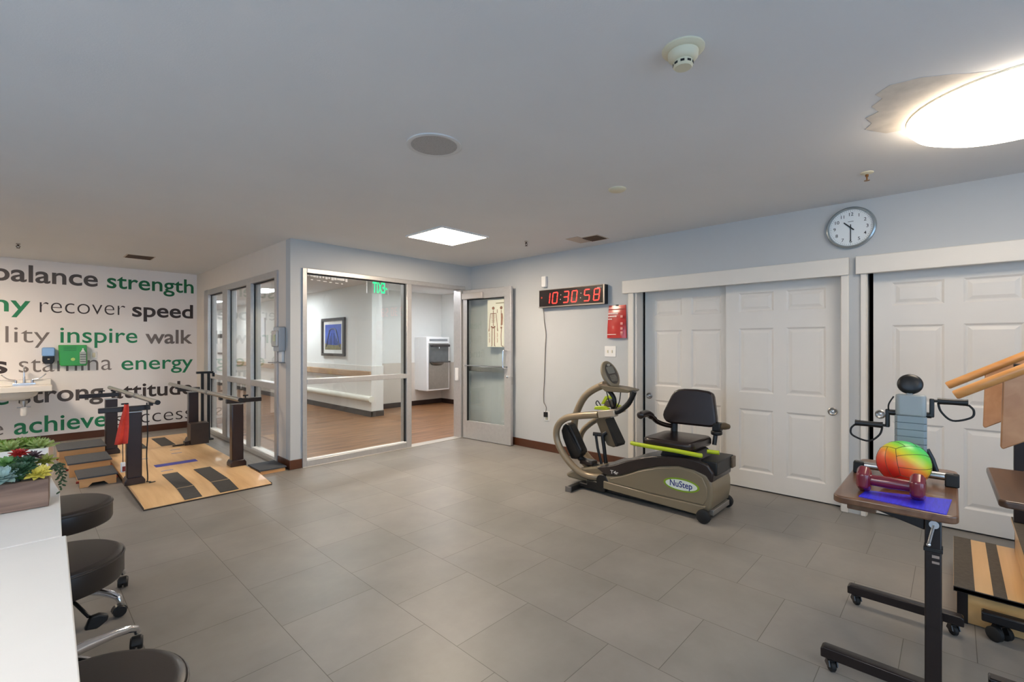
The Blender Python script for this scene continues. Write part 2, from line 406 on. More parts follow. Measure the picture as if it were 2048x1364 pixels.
rs.build('tape_residue', mat('residue_white', (222,220,216), .7), fw, smooth=False)['label'] = 'torn white tape residue'
for z0, z1 in ((.07,.893),(.95,2.10)):
    MB().box(2.125,3.395,YG+.035,YG+.041,z0-.004,z1+.004).build('pane', GLASS, fw, smooth=False)
S('trim_3', MB().box(4.29,4.37,YG-.02,YG+.14,0,2.10), ALU, bevel=.004)
S('trim_4', MB().box(2.08,4.37,YG-.03,YG+.12,0,.006), mat('threshold', (206, 200, 190), .4, .5), bevel=.002)
lw = S('window_2', frame_boxes([(XL-.02,XL+.10,5.414,5.487,0,2.15),(XL-.02,XL+.10,8.16,8.37,0,2.15),(XL-.02,XL+.10,6.262,6.425,0.045,2.08),(XL-.02,XL+.10,7.205,7.425,.045,2.08),
      (XL-.017,XL+.098,5.487,8.16,2.072,2.148),(XL-.017,XL+.09,5.487,8.16,.82,.892),(XL-.024,XL+.098,5.487,8.16,0,.053)]), ALU, bevel=.004)
gk = MB(); bd = MB()
for ya, yb in ((5.487,6.262),(6.425,7.205),(7.425,8.16)):
    gk.box(XL+.022,XL+.034,yb-.014,yb,.055,.82).box(XL+.022,XL+.034,yb-.014,yb,.892,2.07).box(XL+.015,XL+.034,ya,yb,2.06,2.07)
    bd.box(XL-.012,XL+.04,ya,yb,.055,.068)
    for z0, z1 in ((.055,.82),(.892,2.07)):
        MB().box(XL+.035,XL+.041,ya-.003,yb+.003,z0-.003,z1+.003).build('pane', GLASS, lw, smooth=False)
gk.build('gasket', GASKET, lw); bd.build('glazing_bead', WHITE, lw)

# ------------------------------------------------------------------ open glass door
Md = Matrix.Translation((4.312, 5.045, 0)) @ Matrix.Rotation(math.atan2(.072, .865), 4, 'Z')   # local -Y runs along the leaf
T = .045
dl = MB()
for p in ((0,T,-.87,-.76,.008,2.085),(0,T,-.075,0,.008,2.085),(0,T,-.76,-.075,1.955,2.085),(0,T,-.76,-.075,.008,.255)): dl.box(*p, M=Md)
door = S('door_1', dl, ALU, bevel=.003)
MB().box(.020,.026,-.764,-.071,.251,1.959,M=Md).build('pane', GLASS, door, smooth=False)
gk = MB().box(.002,.03,-.088,-.075,.255,1.955,M=Md).box(.002,.03,-.76,-.075,1.945,1.955,M=Md); gk.build('gasket', GASKET, door)
MB().box(-.05,-.002,-.40,-.02,1.955,2.04,M=Md).build('door_closer', mat('closer_grey', (190, 184, 178), .4, .3), door, bevel=.006)
MB().tube(spline([Md @ Vector(p) for p in ((0,-.80,1.245),(-.05,-.80,1.245),(-.062,-.79,1.22),(-.062,-.785,1.04),(-.05,-.80,1.015),(0,-.80,1.015))],5), .011).build('pull_handle', CHROME, door)
MB().tube([Md @ Vector(p) for p in ((-.0,-.06,1.03),(-.03,-.065,1.03),(-.03,-.80,1.03),(0,-.81,1.03))], .008).build('push_bar', mat('push_bar_steel', (128,130,130), .4, .6), door)
MB().box(T,T+.05,-.76,-.07,.95,1.02,M=Md).build('panic_bar', STEEL, door, bevel=.008)
MB().lathe([(.016,0),(.016,.012),(.008,.016)], (0,0,0), 16, Md @ Matrix.Translation((0,-.815,.90)) @ Matrix.Rotation(-PI/2,4,'Y')).build('lock_cylinder', CHROME, door)
MB().box(T*.2,T*.8,-.874,-.868,.80,.90,M=Md).build('latch_plate', STEEL, door)

# ------------------------------------------------------------------ closets: panel doors, casings, header boards
def panel_door(name, y0, y1, xf, z0=.012, z1=1.945, th=.035):
    b = MB(); st = .115; mid = .10
    W_ = y1-y0; cols = [(y0+st, y0+W_/2-mid/2), (y0+W_/2+mid/2, y1-st)]
    rows = [(.165,.735),(.885,1.475),(1.625,1.80)]
    ys = [y0, cols[0][0], cols[0][1], cols[1][0], cols[1][1], y1]
    zs = [z0] + [v for r in rows for v in r] + [z1]
    for i in range(5):
        for j in range(len(zs)-1):
            ya, yb, za, zb = ys[i], ys[i+1], zs[j], zs[j+1]
            if i in (1,3) and j in (1,3,5):
                def R(ins, d): return [(xf+d, ya+ins, za+ins), (xf+d, yb-ins, za+ins), (xf+d, yb-ins, zb-ins), (xf+d, ya+ins, zb-ins)]
                rings = [R(0,0), R(.014,.009), R(.022,.009), R(.045,.002)]
                vs = [v for r in rings for v in r]
                fs = [(k*4+q, k*4+(q+1)%4, (k+1)*4+(q+1)%4, (k+1)*4+q) for k in range(3) for q in range(4)] + [(12,13,14,15)]
                b.add(vs, fs)
            else: b.add([(xf,ya,za),(xf,yb,za),(xf,yb,zb),(xf,ya,zb)], [(0,1,2,3)])
    b.add([(xf,y0,z0),(xf,y1,z0),(xf,y1,z1),(xf,y0,z1),(xf+th,y0,z0),(xf+th,y1,z0),(xf+th,y1,z1),(xf+th,y0,z1)],
          [(4,5,6,7),(0,1,5,4),(1,2,6,5),(2,3,7,6),(3,0,4,7)])
    return S(name, b, DOORP, smooth=False)
def pull(door, y, z, xf):
    M = Matrix.Translation((xf, y, z)) @ Matrix.Rotation(-PI/2, 4, 'Y')
    p = MB().lathe([(.034,-.001),(.034,.004),(.028,.007),(.024,.003),(.018,.001),(.0,.0)], (0,0,0), 24, M).build('finger_pull', STEEL, door)
    MB().lathe([(.012,0),(.012,.008),(.006,.011),(0,.011)], (0,0,0), 16, M).build('pull_button', CHROME, p)
d2 = panel_door('door_2', 1.515, 2.425, 4.655); pull(d2, 2.375, .775, 4.655)
d3 = panel_door('door_3', .655, 1.565, 4.60); pull(d3, .722, .775, 4.60)
d4 = panel_door('door_4', -.46, .456, 4.60); pull(d4, .412, .785, 4.60)
d5 = panel_door('door_5', -1.33, -.40, 4.655)
S('trim_5', MB().box(XR-.02, XR+.02, 2.47, 2.535, 0, 1.9).box(XR+.0, XR+.14, 2.44, 2.47, 0, 1.95), TRIM, bevel=.006)
S('trim_6', MB().box(XR-.02, XR+.02, .598, .65, 0, 1.9).box(XR+.0, XR+.14, .64, .655, 0, 1.95), TRIM, bevel=.006)
S('trim_7', MB().box(XR-.02, XR+.02, .488, .523, 0, 1.9).box(XR+.0, XR+.05, .484, .49, 0, 1.95), TRIM, bevel=.006)
S('trim_8', MB().box(XR-.04, XR, .595, 2.595, 1.872, 2.010), TRIM, bevel=.005)
S('trim_9', MB().box(XR-.04, XR, -1.45, .553, 1.872, 2.010), TRIM, bevel=.005)
S('trim_10', MB().box(4.62, 4.64, .66, 2.44, 1.90, 1.95).box(4.62, 4.64, -1.33, .47, 1.90, 1.95), mat('door_track', (150, 146, 140), .4, .6), smooth=False)

# ------------------------------------------------------------------ ceiling fixtures
def panel_light(x, y, sx, sy, strength, rgb, label, group=None, rz=0.):
    t = thing('ceiling_light', (x, y, CEILZ), label, 'light', group)
    M = Matrix.Translation((x, y, 0)) @ Matrix.Rotation(rz, 4, 'Z')
    a, b = sx/2, sy/2; f = MB()
    for p in ((-a,a,-b,-b+.02),(-a,a,b-.02,b),(-a,-a+.02,-b+.02,b-.02),(a-.02,a,-b+.02,b-.02)): f.box(p[0],p[1],p[2],p[3],CEILZ-.014,CEILZ+.01,M=M)
    f.build('frame', WHITE, t)
    MB().box(-a+.02,a-.02,-b+.02,b-.02,CEILZ-.008,CEILZ-.002,M=M).build('diffuser', mat('panel_glow_%d_%d' % (rgb[2], strength*10), rgb, .5, emit=strength), t, smooth=False)
    return t
WARM = (255, 234, 208); NEUT = (246, 249, 255)
panel_light(3.045, 3.81, .62, .60, 56, WARM, 'square flat panel light glowing in the ceiling before the glass wall')
OUT = 'added fill light panels outside the view'
panel_light(-.95, 7.3, .6, .6, 56, WARM, 'unseen square panel added to brighten the lettered wall, beyond the left edge', OUT)  # added out of view to put warm light on the lettering
panel_light(.5, -1.4, .6, .6, 22, WARM, 'unseen square panel added behind the camera for warm fill light', OUT)  # extra unseen panel, added as warm fill from behind
panel_light(-.75, .75, .6, .6, 27, (255, 243, 230), 'unseen square panel added to brighten the white desks, beyond the left edge', OUT)  # unseen, added so desk tops and stools come out brighter
HL = 'corridor ceiling lights'
panel_light(3.5, 10.4, .42, 1.0, 34, NEUT, 'nearest bright corridor ceiling light seen through the left glazing', HL)
panel_light(3.45, 14.2, .42, 1.0, 34, NEUT, 'second corridor ceiling light, farther down the hall', HL)
panel_light(3.4, 17.6, .42, 1.0, 34, NEUT, 'farthest corridor ceiling light near the hall end', HL)
panel_light(3.1, 6.6, .6, .6, 34, NEUT, 'corridor ceiling panel just behind the front glass', HL)
panel_light(5.5, 6.9, .6, .6, 34, NEUT, 'ceiling panel above the water fountain alcove', HL)
# big round drop-lens light
t = thing('ceiling_light', (3.15, -.22, CEILZ), 'large round domed light glowing on the ceiling at the upper right', 'light')
MB().lathe([(.398,CEILZ+.004),(.398,CEILZ-.010),(.385,CEILZ-.012)], (3.15,-.22,0), 64).build('rim', mat('rim_cream', (232, 226, 206), .5, noise=.01), t)
MB().lathe([(.396,CEILZ-.010),(.398,CEILZ-.03),(.37,CEILZ-.062),(.31,CEILZ-.09),(.2,CEILZ-.106),(.1,CEILZ-.112),(0,CEILZ-.114)], (3.15,-.22,0), 64).build('diffuser', mat('dome_glow', (255, 238, 216), .5, emit=12), t)
# patch of bare ceiling around the round light (old fixture outline, a stain with its own shape)
S('trim_11', MB().prism([(2.66,.0),(2.60,.10),(2.585,.20),(2.64,.255),(2.70,.235),(2.76,.28),(2.84,.262),(2.88,.315),(2.97,.30),(3.03,.335),(3.09,.30),(3.16,.26),(3.2,.05),(2.9,-.42),(2.80,-.30),(2.74,-.12),(2.70,-.05)], 'Z', CEILZ-.0015, CEILZ+.002), mat('old_ceiling_patch', (206, 198, 187), .9, noise=.10, nscale=14), smooth=False)
# speaker
t = thing('ceiling_speaker', (1.60, 2.12, CEILZ), 'round flush loudspeaker with a grey grille in the middle of the ceiling', 'speaker')
MB().lathe([(.152,CEILZ+.002),(.152,CEILZ-.006),(.138,CEILZ-.010),(.128,CEILZ-.006)], (1.60,2.12,0), 48).build('rim', mat('speaker_rim', (206,206,204), .5), t)
MB().lathe([(.132,CEILZ-.006),(.06,CEILZ-.007),(0,CEILZ-.007)], (1.60,2.12,0), 48).build('grille', mat('speaker_grille', (168,168,168), .5, .2, noise=.2, nscale=260), t)
# smoke detectors
t = thing('smoke_detector', (1.73, .745, CEILZ), 'cream smoke detector hanging from the ceiling near the top edge', 'smoke detector')
c = (1.73, .745, 0)
MB().lathe([(.077,CEILZ+.001),(.077,CEILZ-.006),(.066,CEILZ-.014),(.058,CEILZ-.016)], c, 40).build('base_plate', CREAM, t)
MB().lathe([(.056,CEILZ-.012),(.054,CEILZ-.034),(.044,CEILZ-.044),(.036,CEILZ-.048)], c, 40).build('housing', CREAM, t)
MB().lathe([(.034,CEILZ-.046),(.036,CEILZ-.058),(.036,CEILZ-.066),(.03,CEILZ-.072),(0,CEILZ-.073)], c, 40).build('sensor_head', CREAM, t)
v = MB()
for k in range(9):
    a = 2*PI*k/9; v.box(.0345,.0372,-.007,.007,CEILZ-.064,CEILZ-.056,M=Matrix.Translation(c) @ Matrix.Rotation(a,4,'Z'))
v.build('vent_slot', BLACK, t)
t = thing('smoke_detector', (2.96, 1.76, CEILZ), 'small flat round cream detector on the ceiling between the speaker and the wall clock', 'smoke detector')
MB().lathe([(.062,CEILZ+.001),(.062,CEILZ-.008),(.052,CEILZ-.016),(0,CEILZ-.018)], (2.96,1.76,0), 36).build('cover', CREAM, t)
# sprinklers
def sprinkler(x, y, label, plate):
    t = thing('sprinkler_head', (x, y, CEILZ), label, 'sprinkler', 'ceiling sprinklers')
    r0 = .036 if plate else .018
    MB().lathe([(r0,CEILZ+.001),(r0,CEILZ-.006),(.016,CEILZ-.012),(.012,CEILZ-.014)], (x,y,0), 28).build('escutcheon', CREAM if plate else mat('dull_escutcheon', (178,166,150), .5), t)
    BR = mat('brass', (150, 104, 56), .35, .9, noise=.1) if plate else mat('dark_bronze', (70, 50, 38), .45, .6, noise=.1)
    b = MB().cyl((x,y,CEILZ-.018), .009, .02).tube([(x-.012,y,CEILZ-.024),(x-.015,y,CEILZ-.036),(x-.004,y,CEILZ-.05)], .003, 8).tube([(x+.012,y,CEILZ-.024),(x+.015,y,CEILZ-.036),(x+.004,y,CEILZ-.05)], .003, 8)
    b.build('body', BR, t)
    MB().lathe([(.016,CEILZ-.052),(.016,CEILZ-.054)], (x,y,0), 20).build('deflector', BR, t)
sprinkler(3.80, .41, 'brass sprinkler head with a cream plate above the wall clock', True)
sprinkler(3.78, 3.37, 'dark sprinkler head on the ceiling right of the square light', False)
sprinkler(-.02, 7.56, 'dark sprinkler head on the ceiling above the word balance', False)
sprinkler(3.25, 6.5, 'sprinkler head on the corridor ceiling behind the front glass', False)
# ceiling vents
def vent(x0, x1, y0, y1, slat_axis, label, plate=None):
    t = thing('ceiling_vent', ((x0+x1)/2, (y0+y1)/2, CEILZ), label, 'vent', 'ceiling vents')
    b = MB().box(x0-.015,x1+.015,y0-.015,y1+.015,CEILZ-.004,CEILZ+.002)
    if plate: b.box(*plate, CEILZ-.004, CEILZ+.002)
    b.build('frame', mat('vent_frame', (190, 176, 160), .6), t)
    MB().box(x0,x1,y0,y1,CEILZ-.0055,CEILZ-.0035).build('duct_opening', mat('duct_dark', (58, 42, 34), .8, noise=.1), t)
    s = MB(); k = 6
    for i in range(k):
        if slat_axis == 'Y': xx = x0+(i+.5)*(x1-x0)/k; s.box(xx-.004,xx+.004,y0,y1,CEILZ-.010,CEILZ-.0055)
        else: yy = y0+(i+.5)*(y1-y0)/k; s.box(x0,x1,yy-.004,yy+.004,CEILZ-.010,CEILZ-.0055)
    s.build('louvre', mat('vent_slat', (112, 86, 64), .6), t)
vent(4.07, 4.27, 2.66, 2.84, 'Y', 'small dark air vent in the ceiling beside the right wall', (3.99,4.27,2.84,3.0))
vent(.92, 1.18, 7.46, 7.74, 'X', 'dark slotted air vent in the ceiling before the lettered wall')
# ------------------------------------------------------------------ parallel bars platform, steps
t = thing('parallel_bars_platform', (1.16, 6.35, 0), 'maple plywood walking platform carrying four brown posts and parallel bars', 'exercise platform')
MB().prism([(4.68,.006),(4.68,.016),(4.98,.05),(8.02,.05),(8.02,.006)], 'X', .675, 1.632).build('deck', PLYW, t, bevel=.003)
MB().box(.672,.675,4.68,8.02,.0,.022).box(.672,1.635,4.676,4.68,.0,.010).box(1.632,1.635,4.68,8.02,.0,.022).build('edge_band', mat('edge_dark', (52,40,30), .6), t, smooth=False)
for k, (xa, xb) in enumerate(((.95,1.075),(1.212,1.357))):
    s = MB().prism([(4.695,.0185),(4.98,.0512),(5.62,.0512),(5.62,.054),(4.98,.054),(4.69,.0215)], 'X', xa, xb)
    s.build('anti_slip_strip', TREAD, t)
    MB().box(xa, xb, 7.19, 7.85, .05, .0535).build('anti_slip_strip', TREAD, t)
    MB().box(xa, xb, 4.972, 4.986, .0535, .0555).build('strip_edge', mat('strip_edge_tan', (176, 150, 116), .5), t)
TAPE = mat('painter_tape_blue', (74, 78, 168), .6, noise=.06)
o = MB().box(.965, 1.335, 6.0, 6.125, .05, .0515).build('floor_tape', TAPE, t); o['label'] = 'broad blue tape strip across the deck'
for x, y in ((1.02, 5.78), (.93, 6.55), (1.26, 6.62), (1.29, 6.85)):
    o = MB().box(x-.05, x+.05, y-.012, y+.012, .05, .0512).build('tape_mark', mat('tape_mark_blue', (128, 132, 176), .6), t)
def post(x, y, ztop):
    b = MB().box(x-.055, x+.055, y-.045, y+.045, .1, ztop)
    p = b.build('post', BROWNP, t, bevel=.008)
    MB().prism([(-.075,.05),(.075,.05),(.075,.085),(.058,.115),(-.058,.115),(-.075,.085)], 'Y', y-.07, y+.07, Matrix.Translation((x,0,0))).build('post_base', BROWNP, p, bevel=.006)
    MB().box(x-.058, x+.058, y-.048, y+.048, ztop, ztop+.008).build('post_cap', STEEL, p)
    return p
post(.715, 5.47, .705); post(1.57, 5.50, .70); post(.728, 7.16, .685); post(1.553, 7.24, .70)
def arm(xa, xb, y, z):
    a = MB().box(xa, xb, y-.022, y+.022, z-.022, z+.024).build('cross_arm', DKPL, t, bevel=.006)
    return a
aa = arm(.468, .835, 5.47, .738); ab = arm(1.47, 1.81, 5.50, .73); ac = arm(.45, .80, 7.16, .735); ad = arm(1.385, 1.63, 7.24, .74)
def knob(x, y, z, par):
    MB().cyl((x,y,z+.012), .006, .03).box(x-.026,x+.026,y-.007,y+.007,z+.024,z+.038).build('wing_knob', BLACK, par, bevel=.003)
knob(.648, 5.44, .758, aa); knob(1.655, 5.5, .75, ab); knob(.648, 7.16, .755, ac); knob(.75, 7.16, .755, ac)
for x0, y0, x1, y1 in ((.745,7.47,.853,5.24), (1.362,7.54,1.432,4.905)):
    A = Vector((x0,y0,.80)); B = Vector((x1,y1,.80)); mid = A.lerp(B, .62)
    r = MB().tube([A, B], .021, 16).build('hand_bar', STEEL, t)
    MB().tube([mid-(B-A)*.012, mid+(B-A)*.012], .026, 16).build('sleeve_joint', mat('sleeve_grey', (150,148,142), .35, .8), r)
    MB().tube([B, B+(B-A).normalized()*.012], .0215, 16).build('end_plug', BLACK, r)
    for yy, zz in ((5.48,.752),(7.2,.757)):
        f = (yy-y0)/(y1-y0); xx = x0+(x1-x0)*f
        MB().box(xx-.014,xx+.014,yy-.03,yy+.03,zz,.79).build('bar_saddle', BLACK, r, bevel=.003)
# motor box by the far right post, with its pedal
MB().box(1.478, 1.678, 7.0, 7.17, .05, .318).build('motor_box', BROWNB, t, bevel=.004)
MB().box(1.30, 1.45, 7.05, 7.075, .052, .068).box(1.42, 1.475, 7.02, 7.10, .05, .10).build('height_crank', BROWNP, t, bevel=.004)
# cable dropping from the left bar
cb = MB().tube(spline([(.80,5.40,.79),(.806,5.40,.5),(.80,5.41,.3),(.808,5.41,.09),(.80,5.42,.056)],6), .005, 8).tube(spline([(.80,5.42,.056),(.83,5.40,.055),(.815,5.37,.055),(.86,5.38,.055)],5), .004, 8)
cb.build('power_cable', BLACK, t)
# red cloth belt tied to the near left arm; control hanging by a cord
rc = MB(); n = 9
fr = [(.642,.670,.790),(.634,.672,.74),(.615,.672,.66),(.598,.672,.58),(.584,.668,.50),(.573,.663,.437)]
vs = []
for i, (xa, xb, z) in enumerate(fr):
    for j in range(n):
        u = j/(n-1); vs.append((xa+(xb-xa)*u, 5.405-.012*math.sin(u*2.6*PI)*(.3+i*.16), z-.006*math.sin(u*3)))
fs = [(i*n+j, i*n+j+1, (i+1)*n+j+1, (i+1)*n+j) for i in range(len(fr)-1) for j in range(n-1)]
o = rc.add(vs, fs).build('red_cloth', mat('red_cloth', (222, 72, 56), .8, noise=.08, nscale=30), None)
sm = o.modifiers.new('solid', 'SOLIDIFY'); sm.thickness = .004
tag(o, 'red cloth strap tied on the near left cross arm of the parallel bars', 'cloth')
t2 = thing('corded_control', (.63, 5.40, .2), 'small white and red handheld control hanging on a thin cord under the red cloth', 'remote control')
MB().tube([(.628,5.40,.44),(.63,5.40,.27)], .003, 8).build('cord', BLACK, t2)
MB().box(.613,.648,5.39,5.415,.18,.272).build('handset', WHITE, t2, bevel=.008)
MB().box(.624,.646,5.387,5.391,.19,.235).build('button_pad', mat('remote_red', (120, 30, 26), .5), t2, bevel=.002)

def platform_step(x0, x1, y0, y1, zt, label, notch=True):
    t = thing('step_stool', ((x0+x1)/2, (y0+y1)/2, 0), label, 'step', 'wooden therapy step stools')
    w = x1-x0; h = zt-.014
    prof = [(x0+.012,0),(x0+.012,h),(x1-.012,h),(x1-.012,0)]
    if notch: prof = [(x0+.012,0),(x0+.012,h),(x1-.012,h),(x1-.012,0),(x1-.07,0),(x1-.10,h*.42),(x0+.10,h*.42),(x0+.07,0)]
    for ya, yb in ((y0+.008,y0+.026),(y1-.026,y1-.008)):
        MB().prism(prof, 'Y', ya, yb).build('end_board', PLYX, t, bevel=.002)
    for xa in (x0+.014, x1-.030):
        MB().box(xa, xa+.016, y0+.026, y1-.026, h*.25, h).build('side_board', PLYX, t)
    MB().box(x0, x1, y0, y1, h, zt).build('tread', TREADG, t, bevel=.003)
    if notch:
        for xx in (x0+.004, x1-.004):
            MB().cyl((xx, (y0+y1)/2-.1, h*.45), .012, .02, 'X', 12).build('bolt', mat('bolt_red', (150, 50, 36), .5), t)
platform_step(.36, .645, 5.83, 6.24, .095, 'lowest and nearest of the three wooden step stools left of the platform')
platform_step(.318, .655, 6.36, 6.84, .14, 'middle of the three wooden step stools left of the platform')
platform_step(.27, .665, 6.92, 7.42, .195, 'tallest wooden step stool nearest the lettered wall')
platform_step(1.66, 1.925, 5.09, 5.44, .05, 'low wooden step board on the floor against the left glazing', False)

# folded black stand in the corner behind the motor box
t = thing('folding_stand', (1.77, 7.55, 0), 'tall black folded stand with a flat bar on top leaning by the left glazing', 'stand')
MB().box(1.715,1.748,7.54,7.57,.0,.92).build('upright', BLACK, t, bevel=.003)
MB().box(1.79,1.822,7.54,7.57,.0,.92).build('upright', BLACK, t, bevel=.003)
MB().box(1.66,1.86,7.53,7.58,.92,.95).box(1.85,1.875,7.53,7.58,.875,.93).build('top_bar', BLACK, t, bevel=.004)
MB().box(1.69,1.85,7.48,7.63,0,.02).build('foot', BLACK, t, bevel=.004)

# ------------------------------------------------------------------ wash basin and things on the lettered wall
t = thing('wash_basin', (-.1, 8.65, .7), 'white wall hung wash basin with blade tap handles under the lettering', 'sink')
CER = mat('ceramic', (236, 230, 220), .18, noise=.01, coat=.5)
b = MB().prism([(8.45,.725),(8.45,.790),(8.46,.797),(8.80,.797),(8.815,.86),(8.87,.865),(8.878,.86),(8.878,.70),(8.80,.69)], 'X', -.50, .28)
b.build('basin', CER, t, bevel=.012, seg=3)
MB().lathe([(.20,.73),(.18,.67),(.13,.63),(.06,.615),(.03,.61)], (-.06,8.64,0), 32, Matrix.Diagonal((1.15,.75,1,1))).build('bowl', CER, t)
MB().lathe([(0,.7985),(.19,.7985),(.2,.799)], (-.09,8.62,0), 32, Matrix.Diagonal((1,.62,1,1)), caps=False).build('bowl_opening', mat('bowl_shade', (214,208,198), .2), t)
tp = MB().box(-.075,.135,8.775,8.835,.80,.822).cyl((.03,8.80,.86),.014,.09).tube(spline([(.03,8.80,.9),(.03,8.80,.99),(.03,8.77,1.035),(.03,8.70,1.03),(.03,8.67,1.0)],6),.010,12)
tap = tp.build('tap', CHROME, t, bevel=.003)
for sx in (-1, 1):
    cx = .03+sx*.075
    MB().cyl((cx,8.805,.84),.015,.04).tube(spline([(cx,8.80,.862),(cx+sx*.06,8.79,.875),(cx+sx*.10,8.78,.905),(cx+sx*.125,8.77,.935)],5),[.008]*16,10).build('blade_handle', CHROME, tap)
MB().cyl((.028,8.62,.585),.034,.05).cyl((.028,8.62,.55),.018,.10).box(-.035,.09,8.61,8.63,.515,.53).build('drain', STEEL, t, bevel=.003)
MB().lathe([(.03,.415),(.034,.43),(.034,.515),(.022,.525)], (.028,8.62,0), 20).tube([(.028,8.62,.5),(.028,8.86,.5)],.018,12).build('trap', WHITE, t)
t = thing('soap_dispenser', (.255, 8.82, 1.17), 'black and blue soap dispenser on the wall above the wash basin', 'dispenser')
MB().prism(rrect(.192,.318,1.165,1.285,.02,4), 'Y', 8.775, 8.879).build('cover', mat('soap_blue', (126, 164, 208), .2, coat=.5, noise=.05), t, bevel=.012)
MB().prism([(.197,1.17),(.197,1.10),(.215,1.065),(.295,1.065),(.313,1.10),(.313,1.17)], 'Y', 8.785, 8.879).build('pump_housing', BLACK, t, bevel=.008)
MB().prism(rrect(.245,.268,1.12,1.135,.006,3), 'Y', 8.781, 8.786).build('badge', mat('badge_tan', (196,180,150), .4), t)
t = thing('eyewash_station', (.495, 8.84, 1.17), 'green wall box with a pale bottle, right of the soap dispenser', 'first aid box')
GB = mat('eyewash_green', (44, 158, 46), .35, noise=.05, coat=.3)
MB().prism([(.352,1.317),(.636,1.317),(.642,1.06),(.63,1.028),(.375,1.030),(.360,1.06)], 'Y', 8.80, 8.879).build('case', GB, t, bevel=.008)
LGB = mat('eyewash_pale', (120, 176, 110), .4)
for k in range(3): MB().box(.40,.53,8.797,8.801,1.285-.022*k,1.291-.022*k).build('printed_line', mat('eyewash_dark', (24, 110, 34), .4), t)
o = MB().cyl((.495,8.797,1.12),.022,.006,'Y',20).build('latch', mat('latch_yellow', (190, 220, 120), .4), t)
bt = MB().prism(rrect(.562,.628,1.055,1.225,.014,4),'Y',8.77,8.80).build('bottle', mat('bottle_grey', (176, 186, 178), .35, noise=.05), t, bevel=.006)
MB().prism([(.575,1.225),(.615,1.225),(.605,1.25),(.585,1.25)],'Y',8.775,8.797).box(.588,.602,8.778,8.794,1.25,1.272).build('bottle_cap', WHITE, bt)
for k in range(4): MB().box(.565,.625,8.768,8.7705,1.08+.033*k,1.092+.033*k).build('bottle_label', mat('label_dark', (96, 104, 104), .5), bt)
t = thing('outlet_plate', (.714, 8.88, 1.17), 'white wall plate just right of the green box', 'outlet')
MB().box(.678,.75,8.872,8.879,1.125,1.22).build('plate', WHITE, t, bevel=.003)
MB().box(.697,.731,8.868,8.8725,1.14,1.205).build('socket', CREAM, t, bevel=.002)

# sanitizer dispenser on the partition
t = thing('sanitizer_dispenser', (1.93, 5.29, 1.35), 'grey and clear hand sanitizer dispenser on the pier between the two glazings', 'dispenser')
MB().prism(rrect(5.205,5.375,1.25,1.515,.02,4),'X',1.89,1.957).build('back_shell', mat('dispenser_grey', (176,178,180), .35), t, bevel=.008)
MB().prism(rrect(5.215,5.365,1.30,1.475,.02,4),'X',1.865,1.892).build('window_cover', mat('dispenser_clear', (196,190,184), .15, coat=.6, noise=.08), t, bevel=.01)
MB().prism(rrect(5.235,5.30,1.36,1.43,.008,3),'X',1.861,1.866).build('label_panel', mat('dispenser_label', (190,196,160), .5, noise=.2), t)
MB().box(1.93,1.957,5.24,5.335,1.13,1.25).build('drip_bracket', WHITE, t, bevel=.004)
MB().box(1.83,1.957,5.215,5.36,1.125,1.137).build('drip_tray', mat('tray_grey', (150,144,140), .4), t, bevel=.003)

# ------------------------------------------------------------------ foreground desks, planters, stools
def desk(pts, label, zt=.75):
    cx = sum(p[0] for p in pts)/len(pts); cy = sum(p[1] for p in pts)/len(pts)
    t = thing('desk', (cx, cy, 0), label, 'table', 'white desks along the left edge')
    MB().prism(pts, 'Z', zt-.03, zt).build('top', DESKW, t, bevel=.003)
    y0 = min(p[1] for p in pts); y1 = max(p[1] for p in pts)
    for y in (y0+.04, y1-.07): MB().box(-.78, -.42, y, y+.03, 0, zt-.03).build('panel_leg', DESKW, t, bevel=.002)
    MB().box(-.80, -.77, y0+.04, y1-.04, .1, zt-.03).build('modesty_panel', DESKW, t, bevel=.002)
    return t
desk([(-.85,.25),(.046,.25),(.0955,1.955),(-.85,1.955)], 'bright white desk top nearest the camera at the lower left corner')
desk([(-.85,1.962),(.086,1.962),(.106,2.56),(.085,3.0),(-.85,3.0)], 'white desk farther along the left edge, under the wooden planter')
t = thing('succulent_planter', (-.15, 2.42, .75), 'brown wooden box planter of mixed succulents with a red rosette on the white desk', 'planter', rz=0)
PM = Matrix.Translation((.069, 2.345, 0)) @ Matrix.Rotation(math.radians(-3), 4, 'Z')
WBOX = mat_wood('weathered_wood', (96, 74, 62), (152, 124, 106), 'X', 1.2, .6)
for p in ((-.46,0,0,.012),(-.46,0,.128,.14),(-.012,0,.012,.128),(-.46,-.448,.012,.128)):
    MB().box(p[0],p[1],p[2],p[3],.752,.850,M=PM).build('box_side', WBOX, t, bevel=.002)
MB().box(-.45,-.01,.01,.13,.752,.838,M=PM).build('soil', mat('soil', (40,34,28), .9, noise=.3, nscale=60), t)
